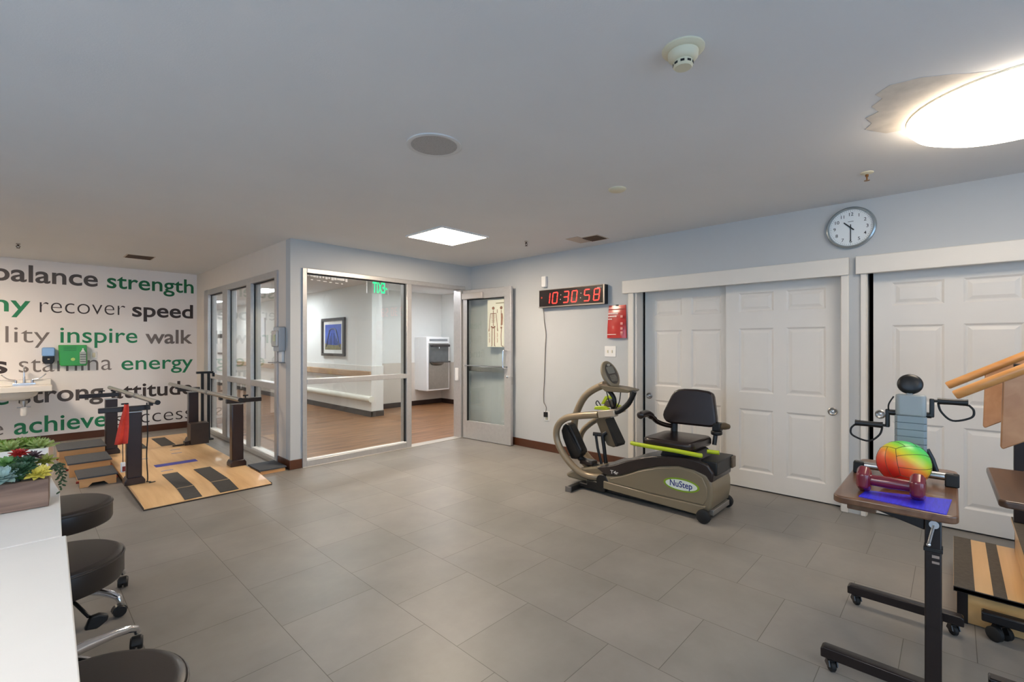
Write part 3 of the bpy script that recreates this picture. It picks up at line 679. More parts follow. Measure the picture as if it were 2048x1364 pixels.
def rosette(name, c, R, m, parent, layers=4, per=7, up=.5, wide=.42, tilt=0.):
    b = MB(); T0 = Matrix.Translation(c) @ Matrix.Rotation(tilt, 4, 'X')
    for L in range(layers):
        f = 1-L/layers; el = math.radians(8+ (1-f)*75*up*1.6)
        for k in range(per):
            a = 2*PI*(k+.5*(L%2))/per + random.uniform(-.1,.1); ln = R*(.45+.6*f)*random.uniform(.9,1.08)
            M = T0 @ Matrix.Rotation(a,4,'Z') @ Matrix.Rotation(-el,4,'Y')
            w = ln*wide; prof = [(0,.25*w,.12*w),(.3*ln,.62*w,.2*w),(.65*ln,.6*w,.18*w),(.88*ln,.3*w,.1*w),(ln,.02*w,.03*w)]
            vs = []; 
            for x, hw, th in prof: vs += [M@Vector((x,-hw,.06*ln)), M@Vector((x,0,-th)), M@Vector((x,hw,.06*ln)), M@Vector((x,0,th*.5+.02*ln))]
            fs = [(i*4+q,i*4+(q+1)%4,(i+1)*4+(q+1)%4,(i+1)*4+q) for i in range(4) for q in range(4)]+[(0,1,2,3),(19,18,17,16)]
            b.add(vs, fs)
    return b.build(name, m, parent, angle=60)
def leafm(n, rgb): return mat(n, rgb, .5, noise=.22, nscale=30, coat=.1)
YEL = leafm('succulent_yellow', (208,196,92)); RED = leafm('succulent_red', (176,44,40)); BLU = leafm('succulent_blue', (128,152,146)); DGR = leafm('succulent_dark', (46,76,50)); OLI = leafm('succulent_olive', (128,132,56)); PUR = leafm('succulent_purple', (78,58,62)); LGR = leafm('succulent_green', (96,140,72))
def ros(x, y, z, R, m, lb, **k):
    o = rosette('rosette', (x,y,z), R, m, t, **k); o['label'] = lb; return o
ros(.042,2.375,.866,.040,YEL,'yellow rosette',layers=5,per=10,up=.55,wide=.34,tilt=.55); ros(-.004,2.43,.935,.027,RED,'red rosette',layers=6,per=9,up=.75,wide=.3,tilt=.4)
MB().tube([(-.004,2.43,.84),(-.004,2.43,.93)],.006,8).build('stem', DGR, t)
ros(-.042,2.37,.872,.048,BLU,'blue grey rosette',up=.45,tilt=.6); ros(.0,2.385,.885,.040,DGR,'dark green rosette',layers=6,per=8,up=.55,tilt=.6); ros(.012,2.41,.905,.034,DGR,'dark green rosette',layers=5,up=.6,tilt=.5)
ros(.032,2.44,.918,.032,PUR,'dark purple rosette',layers=4,per=7,up=.6,wide=.25,tilt=.4); ros(.060,2.43,.897,.036,OLI,'olive rosette',layers=4,up=.55,wide=.3,tilt=.5); ros(-.03,2.43,.905,.042,LGR,'light green rosette',layers=4,up=.5,wide=.3,tilt=.5)
ros(.02,2.40,.875,.034,DGR,'dark green rosette',layers=5,up=.5,tilt=.5); ros(-.012,2.40,.865,.034,LGR,'light green rosette',layers=4,up=.5,wide=.3,tilt=.6)
for x in (-.1,-.17,-.24,-.31,-.38): ros(x,2.41,.87,.045,[YEL,LGR,BLU,DGR,OLI][int(-x*100)%5],'rosette beyond the left edge',tilt=.4)
tr = MB()
for s_ in range(5):
    base = Vector((.066+.004*s_, 2.385+.016*s_, .87)); 
    for k in range(13):
        f = k/12; p = base+Vector((.016*math.sin(f*2.2)+.02*f, .002*s_*f, .02*math.sin(f*3)-.085*f*f*(1-.1*s_)))
        a = k*2.4+s_
        M = Matrix.Translation(p) @ Matrix.Rotation(a,4,'Z') @ Matrix.Rotation(.5,4,'Y')
        tr.ball((0,0,0),(.0075,.0036,.003),8,M @ Matrix.Translation((.006,0,0)))
tr.build('trailing_stems', leafm('trailing_green', (38,70,40)), t)
t = thing('ceramic_planter', (-.1, 2.82, .75), 'white rectangular planter with spiky bright green leaves behind the wooden planter', 'planter')
PM2 = Matrix.Translation((.079, 2.73, 0)) @ Matrix.Rotation(math.radians(-6.4), 4, 'Z')
for p in ((-.42,0,0,.01),(-.42,0,.188,.198),(-.01,0,.01,.188),(-.42,-.41,.01,.188)):
    MB().box(p[0],p[1],p[2],p[3],.752,.900,M=PM2).build('box_side', CER, t, bevel=.003)
MB().box(-.41,-.01,.01,.188,.752,.885,M=PM2).build('soil', mat('soil', (40,34,28), .9), t)
SPK = leafm('spiky_green', (120,148,58))
for k in range(14):
    p = PM2 @ Vector((-.03-.028*k, .05+.07*((k*7)%3)/2, .895))
    o = rosette('spiky_plant', p, .062, SPK if k%3 else leafm('spiky_pale', (168,182,110)), t, layers=5, per=9, up=.75, wide=.26)

def stool(x, y, zt, rot, label):
    t = thing('stool', (x, y, 0), label, 'stool', 'round black rolling stools at the desk')
    MB().lathe([(.0,zt-.105),(.19,zt-.105),(.2,zt-.10),(.205,zt-.088),(.205,zt-.022),(.2,zt-.008),(.188,zt-.001),(.178,zt),(.09,zt+.003),(0,zt+.004)], (x,y,0), 56).build('seat', LEATHER, t)
    MB().tube([(x+.2045*math.cos(2*PI*i/56), y+.2045*math.sin(2*PI*i/56), zt-.016) for i in range(56)], .0035, 8, closed=True).build('seat_piping', LEATHER, t)
    MB().lathe([(.09,zt-.106),(.09,zt-.114),(.03,zt-.12),(.026,.26)], (x,y,0), 28).build('seat_plate', BLACK, t)
    MB().lathe([(.019,zt-.12),(.019,.16)], (x,y,0), 20).build('gas_column', CHROME, t)
    MB().lathe([(.036,.09),(.036,.15),(.028,.17),(.026,.24)], (x,y,0), 24).build('column_sleeve', BLACK, t)
    for k in range(5):
        a = rot + 2*PI*k/5; d = Vector((math.cos(a), math.sin(a), 0)); c = Vector((x, y, 0)); R = .285
        l = MB().tube([c+d*.02+Vector((0,0,.135)), c+d*.10+Vector((0,0,.132)), c+d*.21+Vector((0,0,.118)), c+d*.262+Vector((0,0,.105)), c+d*(R+.005)+Vector((0,0,.092)), c+d*(R+.012)+Vector((0,0,.07))], [.024,.021,.017,.016,.015,.012], 12)
        leg = l.build('leg', CHROME, t)
        w = c+d*(R+.008); n = Matrix.Rotation(a+.9,4,'Z')
        cs = MB()
        for s_ in (-1,1): cs.cyl((0,0,0),.027,.018,'Y',20)
        M = Matrix.Translation(w+Vector((0,0,.028))) @ n
        cs = MB().lathe([(.0,-.022),(.024,-.022),(.027,-.018),(.027,-.004),(.018,-.003),(.018,.003),(.027,.004),(.027,.018),(.024,.022),(0,.022)], (0,0,0), 20, M @ Matrix.Rotation(-PI/2,4,'X'))
        cw = cs.build('caster', BLACK, leg)
        MB().prism([(.03*math.cos(q), .03*math.sin(q)) for q in [PI*i/8 for i in range(9)]], 'Y', -.018, .018, M).build('caster_hood', BLACK, leg, bevel=.003)
    return t
s1 = stool(.124, 3.168, .545, math.radians(-45), 'round black stool farthest from the camera, by the wooden planter')
s2 = stool(.085, 2.453, .52, math.radians(26.5), 'middle round black stool with chrome legs and a paddle lever')
lv = MB().tube([(.10,2.38,.405),(.135,2.30,.394),(.168,2.25,.352)], .006, 8).build('lever_rod', BLACK, s2)
MB().prism([(-.016,-.026),(.0,.016),(.026,.018),(.052,.004),(.05,-.014),(.02,-.034)], 'Y', -.012, .012, Matrix.Translation((.170,2.25,.336))).build('lever_paddle', BLACK, lv, bevel=.006)
s3 = stool(.085, 1.416, .53, math.radians(-20), 'nearest round black stool, cut off by the bottom edge of the photo')
# ------------------------------------------------------------------ digital clock, pouch, switch, outlets, wall clock
LED = mat('led_red', (255, 60, 50), .4, emit=1.5, ecol=(255, 44, 40))
t = thing('digital_clock', (4.45, 3.24, 1.88), 'wide black digital wall clock with red digits reading 10:30:58', 'clock')
y0, y1, z0, z1 = 2.79, 3.735, 1.775, 1.993     # right end is y0
CF = MB().box(4.43, 4.498, y0, y1, z0, z1)
CF.build('case', BLACK, t, bevel=.004)
MB().box(4.426,4.431,y0+.02,y1-.005,z0+.018,z1-.006).build('display', mat('display_smoke', (34, 20, 16), .2, coat=.3), t)
f = MB().box(4.422,4.432,y0,y0+.02,z0,z1).box(4.422,4.432,y0+.02,y1,z0,z0+.016).box(4.422,4.434,y0+.02,y1,z1-.006,z1)
f.build('metal_frame', mat('clock_frame', (150,142,136), .35, .7), t, bevel=.002)
SEG = {'0':'abcdef','1':'bc','3':'abcdg','5':'acdfg','8':'abcdefg'}
def digit(ch, yl, zb, w, h):
    b = MB(); th = .0125; sl = .12
    def P(u, v): return (yl - (u + sl*v), zb + v)       # u to the right on the wall = -y
    def bar(u0,v0,u1,v1):
        if abs(u1-u0) > abs(v1-v0): q = [P(u0+.004,v0-th/2),P(u1-.004,v0-th/2),P(u1-.004,v0+th/2),P(u0+.004,v0+th/2)]
        else: q = [P(u0-th/2,v0+.004),P(u0+th/2,v0+.004),P(u0+th/2,v1-.004),P(u0-th/2,v1-.004)]
        b.prism(q, 'X', 4.4235, 4.4262)
    for s in SEG[ch]:
        {'a':lambda: bar(0,h,w,h),'b':lambda: bar(w,h/2,w,h),'c':lambda: bar(w,0,w,h/2),'d':lambda: bar(0,0,w,0),'e':lambda: bar(0,0,0,h/2),'f':lambda: bar(0,h/2,0,h),'g':lambda: bar(0,h/2,w,h/2)}[s]()
    return b
for k, (ch, yl) in enumerate((('1',3.64),('0',3.525),('3',3.36),('0',3.24),('5',3.065),('8',2.935))):
    o = digit(ch, yl, 1.822, .070, .128).build('digit', LED, t, smooth=False)
for yc in (3.405, 3.115):
    for z in (1.862, 1.915): MB().cyl((4.425, yc-(z-1.822)*.12, z), .006, .003, 'X', 12).build('colon_dot', mat('colon_grey', (176,150,146), .4, emit=.3), t)
MB().cyl((4.425, 3.69, 1.90), .012, .003, 'X', 14).build('indicator', mat('indicator_red', (170,62,44), .4, emit=.25), t)
MB().box(4.424,4.4265,2.825,2.885,1.958,1.966).build('maker_mark', mat('mark_grey', (150,146,142), .4), t)
cord = MB().tube(spline([(4.46,3.69,1.776),(4.47,3.69,1.70),(4.49,3.70,1.6),(4.485,3.672,1.45),(4.49,3.685,1.3),(4.485,3.69,1.1),(4.488,3.70,.9),(4.485,3.71,.7),(4.487,3.706,.60),(4.485,3.685,.575),(4.482,3.665,.54),(4.48,3.672,.48)],5), .0045, 8).build('power_cord', mat('cord_grey', (120,112,104), .5), t)
MB().prism(rrect(3.645,3.695,.425,.488,.008,3),'X',4.462,4.4925).build('plug', BLACK, cord, bevel=.006)
t = thing('outlet_plate', (4.5, 3.66, .43), 'white power outlet plate low on the right wall under the hanging clock cord', 'outlet')
MB().prism(rrect(3.625,3.705,.375,.495,.006,3),'X',4.493,4.4995).build('plate', WHITE, t, bevel=.002)
MB().box(4.491,4.4935,3.645,3.685,.39,.42).build('socket', CREAM, t, bevel=.002)
t = thing('sensor_box', (4.49, 3.68, 2.1), 'narrow white sensor box above the left end of the digital clock', 'sensor')
MB().box(4.455,4.499,3.655,3.722,2.035,2.17).build('cover', WHITE, t, bevel=.006)
t = thing('information_pouch', (4.48, 2.68, 1.57), 'glossy red pouch hanging on the wall beside the closet casing', 'pouch')
RP = mat('pouch_red', (188, 48, 42), .22, coat=.5, noise=.05)
vs = []; n = 7; prof = [(1.755,.004),(1.70,.012),(1.66,.02),(1.55,.034),(1.45,.04),(1.395,.036)]
for i,(z,d) in enumerate(prof):
    for j in range(n):
        u = j/(n-1); w2 = .105+.012*(1.755-z)/.36; vs.append((4.497-d*(.55+.45*math.sin(PI*u)), 2.672+w2*(1-2*u), z))
for i,(z,d) in enumerate(prof):
    for j in range(n):
        u = j/(n-1); w2 = .105+.012*(1.755-z)/.36; vs.append((4.4985, 2.672+w2*(1-2*u), z))
k = len(prof)*n; fs = []
for i in range(len(prof)-1):
    for j in range(n-1):
        a = i*n+j; fs += [(a,a+1,a+n+1,a+n),(k+a,k+a+n,k+a+n+1,k+a+1)]
for i in range(len(prof)-1):
    fs += [(i*n,(i+1)*n,k+(i+1)*n,k+i*n),(i*n+n-1,k+i*n+n-1,k+(i+1)*n+n-1,(i+1)*n+n-1)]
for j in range(n-1):
    e = (len(prof)-1)*n; fs += [(j,k+j,k+j+1,j+1),(e+j,e+j+1,k+e+j+1,k+e+j)]
MB().add(vs, fs).build('pocket', RP, t)
PW = mat('print_white', (240, 214, 206), .4)
pr = MB()
for z, wl, h in ((1.665,.115,.019),(1.633,.095,.016),(1.604,.045,.013)):
    u = 0
    while u < wl:
        g = random.uniform(.008,.013); pr.box(4.462-.0,4.4635,2.768-u-g,2.768-u,z-h/2,z+h/2); u += g+.0035
pr.box(4.453,4.4545,2.665,2.772,1.432,1.438)
pr.build('printed_text', PW, t, smooth=False)
pi = MB()
for z in (1.63,1.553,1.50,1.455,1.43):
    pi.box(4.458-.001,4.459,2.585,2.612,z-.014 if z>1.44 else z-.003,z+.012 if z > 1.44 else z+.003)
pi.build('printed_icon', mat('print_pink', (222,150,140), .4), t, smooth=False)
MB().box(4.488,4.4985,2.655,2.69,1.745,1.762).build('hanger_clip', BLACK, t, bevel=.003)
MB().box(4.482,4.4835,2.57,2.775,1.705,1.715).build('seam_strip', mat('seam_dark_red', (150,40,36), .3), t)
t = thing('light_switch', (4.5, 2.76, 1.25), 'white double light switch plate below the red pouch', 'switch')
MB().prism(rrect(2.69,2.832,1.188,1.308,.006,3),'X',4.493,4.4995).build('plate', WHITE, t, bevel=.002)
for y in (2.735,2.79): MB().prism([(y-.006,1.232),(y+.006,1.232),(y+.006,1.262),(y-.006,1.262)],'X',4.484,4.494).build('toggle', CREAM, t, bevel=.002)
# wall clock
t = thing('wall_clock', (4.48, .585, 2.245), 'round white wall clock with a silver rim high on the right wall', 'clock')
MC = frameM((4.5, .585, 2.243), (0,-1,0), (0,0,1))            # clock face plane, z axis out of the wall
SIL = mat('silver_rim', (168,176,178), .25, .7, noise=.03)
MB().lathe([(.160,.0),(.163,.02),(.160,.036),(.150,.042),(.142,.034),(.140,.020)], (0,0,0), 64, MC, caps=False).build('rim', SIL, t)
MB().lathe([(.0,.0205),(.143,.0205)], (0,0,0), 64, MC, caps=False).build('face', mat('clock_face', (226,230,230), .5, noise=.01), t)
INK = mat('clock_ink', (26,26,26), .5)
for h in range(1,13):
    a = PI/2 - h*PI/6
    text('numeral', str(h), INK, MC @ Matrix.Translation((.105*math.cos(a), .105*math.sin(a)-.0125, .0216)), t, size=.036, weight=.004, align='CENTER', depth=.0002)
tk = MB()
for q in range(60):
    a = q*PI/30; ln = .008 if q%5 else .012
    tk.box(.136-ln,.136,-.0007,.0007,.0214,.0222,M=MC @ Matrix.Rotation(a,4,'Z'))
tk.build('minute_track', INK, t, smooth=False)
MB().box(-.03,.062,-.0042,.0042,.024,.0255,M=MC @ Matrix.Rotation(PI/2-10.5*PI/6,4,'Z')).cyl(MC @ Vector((0,0,.026)),.006,.006,'X',12).build('hour_hand', INK, t)
MB().box(-.025,.105,-.003,.003,.0265,.028,M=MC @ Matrix.Rotation(-PI/2,4,'Z')).build('minute_hand', INK, t)
MB().box(-.018,.018,.046,.050,.0214,.0222,M=MC).build('maker_mark', mat('mark_grey2', (110,114,116), .5), t)

# ------------------------------------------------------------------ corridor furniture
t = thing('handrail', (4.4, 11.5, .8), 'light wood wall handrail along the corridor behind the glass', 'handrail')
MB().box(4.335,4.375,7.66,16.1,.715,.835).build('rail', mat_wood('hall_rail_wood', (168,136,104), (198,166,130), 'Y', .5, .45), t, bevel=.012)
for k in range(9): MB().box(4.375,4.396,7.9+k*1.0,7.98+k*1.0,.74,.80).build('bracket', STEEL, t, bevel=.003)
t = thing('bumper_rail', (4.4, 11.5, .3), 'cream rounded bumper rail low on the corridor wall', 'bumper')
MB().lathe([(.055,0),(.058,.01),(.058,8.44),(.055,8.45)], (4.375,7.66,.325), 24, Matrix.Rotation(-PI/2,4,'X')).build('bumper', mat('bumper_cream', (226,224,212), .4), t)
MB().box(4.372,4.396,7.7,16.05,.30,.35).build('bumper_base', HALL_PANEL, t)
t = thing('framed_picture', (4.41, 9.2, 1.47), 'framed blue photograph hanging on the corridor wall behind the front glass', 'picture')
ya, yb, za, zb = 8.71, 9.72, 1.085, 1.862
f = MB()
for p in ((ya,yb,zb-.055,zb),(ya,yb,za,za+.055),(ya,ya+.075,za+.055,zb-.055),(yb-.06,yb,za+.055,zb-.055)): f.box(4.375,4.418,*p)
f.build('frame', mat('frame_dark', (52,46,44), .35, noise=.05), t, bevel=.005)
MB().box(4.402,4.412,ya+.05,yb-.05,za+.04,zb-.04).build('mat_board', mat('mat_white', (236,236,232), .7), t, smooth=False)
pc, pd, pe, pf = ya+.16, yb-.14, za+.13, zb-.13
MB().box(4.3995,4.4025,pc,pd,pe,pf).build('photo_sky', mat('photo_sky', (66,98,196), .35, noise=.2, nscale=5), t, smooth=False)
g = MB().prism([(pd,pe),(pd,pe+.13),(pd-.2,pe+.10),(pc+.2,pe+.09),(pc,pe+.12),(pc,pe)], 'X', 4.3975, 4.3997)
g.build('photo_ground', mat('photo_ground', (132,126,88), .5, noise=.25, nscale=14), t, smooth=False)
g = MB()
mid = (pc+pd)/2
for s in (-1,1):
    g.tube([(4.398,mid+s*.05,pe+.43),(4.398,mid+s*.14,pe+.40),(4.398,mid+s*.30,pe+.06)], .014, 6)
    for k in range(5): g.tube([(4.398,mid+s*(.05+.05*k),pe+.10),(4.398,mid+s*(.05+.05*k),pe+.34-.055*k)], .006, 6)
g.tube([(4.398,mid-.06,pe+.43),(4.398,mid+.06,pe+.43)], .014, 6)
g.build('photo_structure', mat('photo_lattice', (96,104,128), .5, noise=.3, nscale=12), t)
# exit sign seen from behind
t = thing('exit_sign', (4.1, 7.0, 2.3), 'green lit exit sign seen in reverse, hanging from the corridor ceiling', 'sign')
MB().box(3.90,4.335,6.985,7.015,2.40,2.45).build('housing', STEEL, t, bevel=.004)
MB().box(3.915,4.322,6.996,7.004,2.17,2.40).build('clear_panel', mat_glass('acrylic_panel'), t, smooth=False)
for x in (3.915,4.315): MB().box(x-.004,x+.004,6.992,7.008,2.17,2.40).build('panel_edge', WHITE, t)
EX = mat('exit_green', (40, 214, 140), .4, emit=1.6, ecol=(30, 225, 140))
MEX = frameM((4.255, 7.0055, 2.19), (-1,0,0), (0,0,1))
text('lettering', 'EXIT', EX, MEX, t, weight=.010, width=.23, height=.255, depth=.002)
MB().prism([(4.30,2.265),(4.27,2.29),(4.27,2.24)], 'Y', 7.004, 7.008).build('arrow', EX, t, smooth=False)
# water fountain
t = thing('water_fountain', (6.27, 8.3, .9), 'white and steel wall mounted water bottle filler in the corridor alcove', 'water fountain')
b = MB().box(5.965,6.575,8.17,8.487,.335,1.485); b.build('cabinet', mat('filler_white', (236,238,238), .4, noise=.01), t, bevel=.012)
MB().box(6.01,6.545,8.162,8.172,.37,1.35).build('front_panel', STEEL, t, bevel=.004)
MB().box(6.03,6.51,8.158,8.168,1.395,1.44).build('display_strip', mat('filler_grey', (140,144,148), .4), t, bevel=.003)
MB().box(6.025,6.53,8.152,8.166,.935,1.33).build('alcove_back', mat('filler_dark', (112,116,118), .35, .6, noise=.1), t, bevel=.02)
MB().prism(rrect(6.04,6.51,1.27,1.325,.02,4),'Y',8.06,8.155).build('spout_hood', mat('filler_black', (54,52,52), .4), t, bevel=.01)
MB().box(6.05,6.51,8.05,8.155,.935,.965).build('drip_tray', mat('filler_tray', (74,74,74), .4), t, bevel=.008)
MB().lathe([(.16,0),(.15,-.03),(.09,-.06),(0,-.065)], (6.22,8.13,.935), 28, Matrix.Diagonal((1,.5,1,1))).build('basin_lip', mat('filler_basin', (122,120,116), .35, .6), t)
MB().cyl((6.24,8.10,1.26),.012,.05).build('nozzle', CHROME, t)
MB().box(5.975,6.565,8.48,8.62,.345,1.475).build('wall_sleeve', mat('filler_white', (236,238,238), .4), t)
t.location = t.location + Vector((-.09,-.13,0))
# small plate on the jamb side, things far along the corridor
t = thing('wall_plate', (4.28, 5.15, .98), 'small white push plate box on the doorway jamb', 'switch')
MB().box(4.262,4.2895,5.115,5.165,.81,.99).build('box', WHITE, t, bevel=.005)
S('door_6', MB().box(4.39,4.425,13.1,14.1,.94,2.02), mat('corridor_door', (232,233,238), .5), bevel=.004)
t = thing('framed_notice', (4.41, 17.0, 1.3), 'small dark framed notice far along the corridor wall', 'picture')
MB().box(4.395,4.418,16.6,17.35,1.0,1.65).build('frame', mat('frame_dark', (52,46,44), .35), t, bevel=.004)
MB().box(4.390,4.3955,16.66,17.29,1.06,1.52).build('paper', WHITE, t, smooth=False)
t = thing('room_sign', (4.41, 12.6, 1.45), 'small grey room sign on the corridor wall beside the far door', 'sign')
MB().box(4.408,4.419,12.52,12.68,1.33,1.55).build('plate', mat('sign_grey', (176,176,172), .5), t, bevel=.003)

# skeleton chart behind the door glass
t = thing('anatomy_chart', (4.38, 4.45, 1.62), 'skeleton anatomy poster stuck to the glass of the open door', 'poster')
MC2 = Md @ Matrix.Translation((.0285,-.44,1.29)) @ Matrix(((0,0,-1,0),(-1,0,0,0),(0,1,0,0),(0,0,0,1))) @ Matrix.Diagonal((1,1.2,1,1))   # x along the leaf, y up, z toward the room
def P2(u, v, d=.001): return MC2 @ Vector((u, v, d))
MB().box(0,.33,0,.53,-.002,0,M=MC2).build('sheet', mat('chart_paper', (236,228,212), .6, noise=.02), t, smooth=False)
BONE = mat('bone_ink', (146,104,84), .6, noise=.2, nscale=40); DIM = mat('bone_ink_pale', (186,156,138), .6)
def fig(cx, s, side):
    b = MB()
    def L(pts, r): b.tube([P2(cx+u*s, v*s, .0012) for u, v in pts], [q*s*.8 for q in r] if isinstance(r,list) else r*s*.8, 6)
    b.ball(P2(cx,.445*s,.001),(.012,.024*s,.022*s),10)
    L([(0,.42),(0,.24)],.006)
    if not side:
        for k in range(6): L([(-.035+.003*abs(k-2),.375-.018*k),(0,.38-.018*k),(.035-.003*abs(k-2),.375-.018*k)],.004)
        L([(-.05,.385),(.05,.385)],.006); L([(-.035,.235),(0,.22),(.035,.235)],.014)
        for q in (-1,1):
            L([(q*.05,.385),(q*.065,.30),(q*.075,.21)],.005); L([(q*.075,.21),(q*.08,.18)],.008)
            L([(q*.022,.22),(q*.024,.12),(q*.024,.02)],.007); L([(q*.022,.02),(q*.035,.008)],.006)
    else:
        L([(.01,.38),(.016,.33),(.008,.25)],.018); L([(0,.23),(.004,.21)],.016); L([(.004,.21),(-.004,.12),(.002,.02)],.007); L([(0,.015),(.04,.008)],.006)
    return b
fig(.105, .98, False).build('printed_skeleton', BONE, t); fig(.245, .98, True).build('printed_skeleton', BONE, t)
b = MB()
for u in (.035,.175):
    for v in (.05,.11): b.tube([P2(u,v+.05,.001),(P2(u+.004,v+.02,.001)),P2(u,v,.001)], .005, 6)
b.tube([P2(.175,.42,.001),P2(.175,.38,.001)],.006,6); b.build('printed_detail', DIM, t)
MB().box(.15,.29,.485,.495,0,.001,M=MC2).build('printed_title', mat('chart_title', (140,128,96), .6), t, smooth=False)

# ------------------------------------------------------------------ recumbent cross trainer
t = thing('recumbent_stepper', (3.72, 1.95, 0), 'champagne and black recumbent stepping machine with a swivel seat in front of the closet doors', 'exercise machine')
tan = [(2.235,.065),(1.776,.055),(1.42,.045),(1.375,.055),(1.335,.075),(1.31,.10),(1.295,.18),(1.295,.26),(1.31,.315),(1.345,.35),(1.40,.368),(1.453,.374),(1.556,.381),(1.64,.372),(1.719,.350),(1.80,.325),(1.893,.290),(1.98,.245),(2.065,.210),(2.14,.185),(2.235,.172)]
body = MB().prism(tan, 'X', 3.53, 3.92).build('body_shell', TAN, t, bevel=.018, seg=3)
# raised side field and lower skirt line on the near side
field = [(2.16,.125),(1.776,.118),(1.36,.12),(1.335,.17),(1.335,.255),(1.37,.325),(1.453,.362),(1.556,.368),(1.719,.336),(1.893,.276),(2.03,.212),(2.12,.180),(2.17,.160)]
MB().prism(field, 'X', 3.522, 3.535).build('side_panel', TAN, body, bevel=.006)
MB().prism([(2.23,.062),(1.40,.040),(1.36,.09),(1.34,.115),(1.776,.112),(2.23,.128)], 'X', 3.515, 3.535).build('skirt', TAN, body, bevel=.006)
nose = [(2.20,.06),(2.20,.235),(2.31,.228),(2.42,.20),(2.54,.165),(2.64,.125),(2.71,.085),(2.68,.055),(2.55,.05),(2.4,.05)]
MB().prism(nose, 'X', 3.60, 3.85).build('nose_shell', TAN, t, bevel=.02, seg=3)
dark = [(2.31,.225),(2.22,.180),(2.065,.205),(1.893,.286),(1.719,.346),(1.556,.376),(1.43,.368),(1.345,.34),(1.32,.30),(1.297,.30),(1.29,.37),(1.33,.425),(1.40,.445),(1.50,.452),(1.62,.445),(1.768,.420),(1.90,.382),(2.02,.338),(2.10,.300),(2.18,.268),(2.26,.252)]
MB().prism(dark, 'X', 3.526, 3.924).build('top_cover', DKPL, t, bevel=.014, seg=3)
MB().box(3.56,3.92,1.275,1.40,.345,.448).build('seat_track_end', BLACK, t, bevel=.008)
MB().box(3.86,3.935,1.262,1.30,.35,.44).build('track_cap', mat('bronze_cap', (96,80,62), .4, noise=.05), t, bevel=.006)
MB().prism([(1.40,.44),(1.75,.41),(1.72,.475),(1.45,.495)],'X',3.60,3.84).build('seat_carriage', BLACK, t, bevel=.01)
MB().box(3.57,3.88,1.36,2.5,.018,.062).build('base_rail', BLACK, t, bevel=.006)
MB().box(3.40,4.05,2.49,2.545,.0,.045).box(3.535,3.60,2.225,2.42,.02,.10).box(3.535,3.60,2.40,2.50,.02,.06).build('front_foot', BLACK, t, bevel=.008)
MB().box(3.385,3.40,2.487,2.548,.0,.047).build('foot_cap', mat('foot_cap_grey', (120,116,112), .4, .4), t, bevel=.003)
MB().tube([(3.47,1.345,.05),(3.98,1.345,.05)], .010, 10).build('rear_axle', STEEL, t)
for x in (3.482, 3.962):
    MB().lathe([(.012,-.022),(.04,-.022),(.05,-.016),(.052,0),(.05,.016),(.04,.022),(.012,.022)], (x,1.345,.052), 28, Matrix.Rotation(PI/2,4,'Y')).build('wheel', RUBBER, t)
MB().box(3.56,3.90,1.30,1.335,.045,.085).build('rear_plate', mat('rear_plate', (150,146,140), .35, .6), t, bevel=.004)
MB().cyl((3.56,2.25,.118),.062,.07,'X',28).build('hub', BLACK, t, bevel=.008)
# logo badge and lettering on the near side
ML = frameM((3.5215, 1.675, .2375), (0,-1,0), (0,0,1))
LGRN = mat('badge_green', (132, 164, 34), .4); 
MB().lathe([(0,.0),(.143,.0),(.143,.0012),(0,.0012)], (0,0,0), 48, ML @ Matrix.Translation((.143,0,0)) @ Matrix.Diagonal((1,.36,1,1))).build('logo_rim', LGRN, body, smooth=False)
MB().lathe([(0,.0014),(.126,.0014),(.126,.0024),(0,.0024)], (0,0,0), 48, ML @ Matrix.Translation((.143,0,0)) @ Matrix.Diagonal((1,.31,1,1))).build('logo_field', mat('badge_white', (226,232,220), .4), body, smooth=False)
text('lettering', 'NuStep', mat('badge_blue', (44,52,124), .4), ML @ Matrix.Translation((.053,-.018,.003)), body, weight=.014, width=.178, height=.068, depth=.0004)
o = text('lettering', 'T4r', mat('mark_white', (226,222,214), .4), frameM((3.524, 2.165, .207), (0,-1,.02), (0,0,1)), body, weight=.012, width=.08, height=.042, depth=.0004)
# frame tubes
near = spline([(3.60,2.26,.135),(3.565,2.36,.128),(3.555,2.46,.135),(3.55,2.568,.182),(3.55,2.69,.285),(3.55,2.768,.409),(3.55,2.765,.53),(3.55,2.675,.622),(3.55,2.523,.664),(3.55,2.30,.700)],6)
MB().tube(near, .032, 18).build('side_arm', TANMET, t)
MB().box(-.032,.032,-.085,.085,-.030,.034,M=Matrix.Translation((3.55,2.205,.718)) @ Matrix.Rotation(-.18,4,'X')).build('arm_collar', mat('collar_champagne', (182,168,148), .3, .3), t, bevel=.008)
MB().tube(spline([(3.55,2.14,.733),(3.55,2.09,.752),(3.55,2.044,.785),(3.55,1.994,.838),(3.55,1.962,.895),(3.55,1.948,.93)],5), .022, 14).build('hand_grip', BLACK, t)
far = spline([(3.84,2.46,.14),(3.86,2.60,.20),(3.86,2.69,.29),(3.86,2.715,.38),(3.86,2.69,.455),(3.86,2.626,.522),(3.86,2.504,.607),(3.86,2.36,.67)],6)
MB().tube(far, .028, 16).build('side_arm', TANMET, t)
MB().box(-.030,.030,-.08,.08,-.028,.030,M=Matrix.Translation((3.86,2.30,.70)) @ Matrix.Rotation(-.35,4,'X')).build('arm_collar', mat('collar_champagne', (182,168,148), .3, .3), t, bevel=.008)
MB().tube(spline([(3.86,2.24,.73),(3.86,2.19,.76),(3.86,2.15,.82),(3.86,2.14,.90)],5), .021, 14).build('hand_grip', BLACK, t)
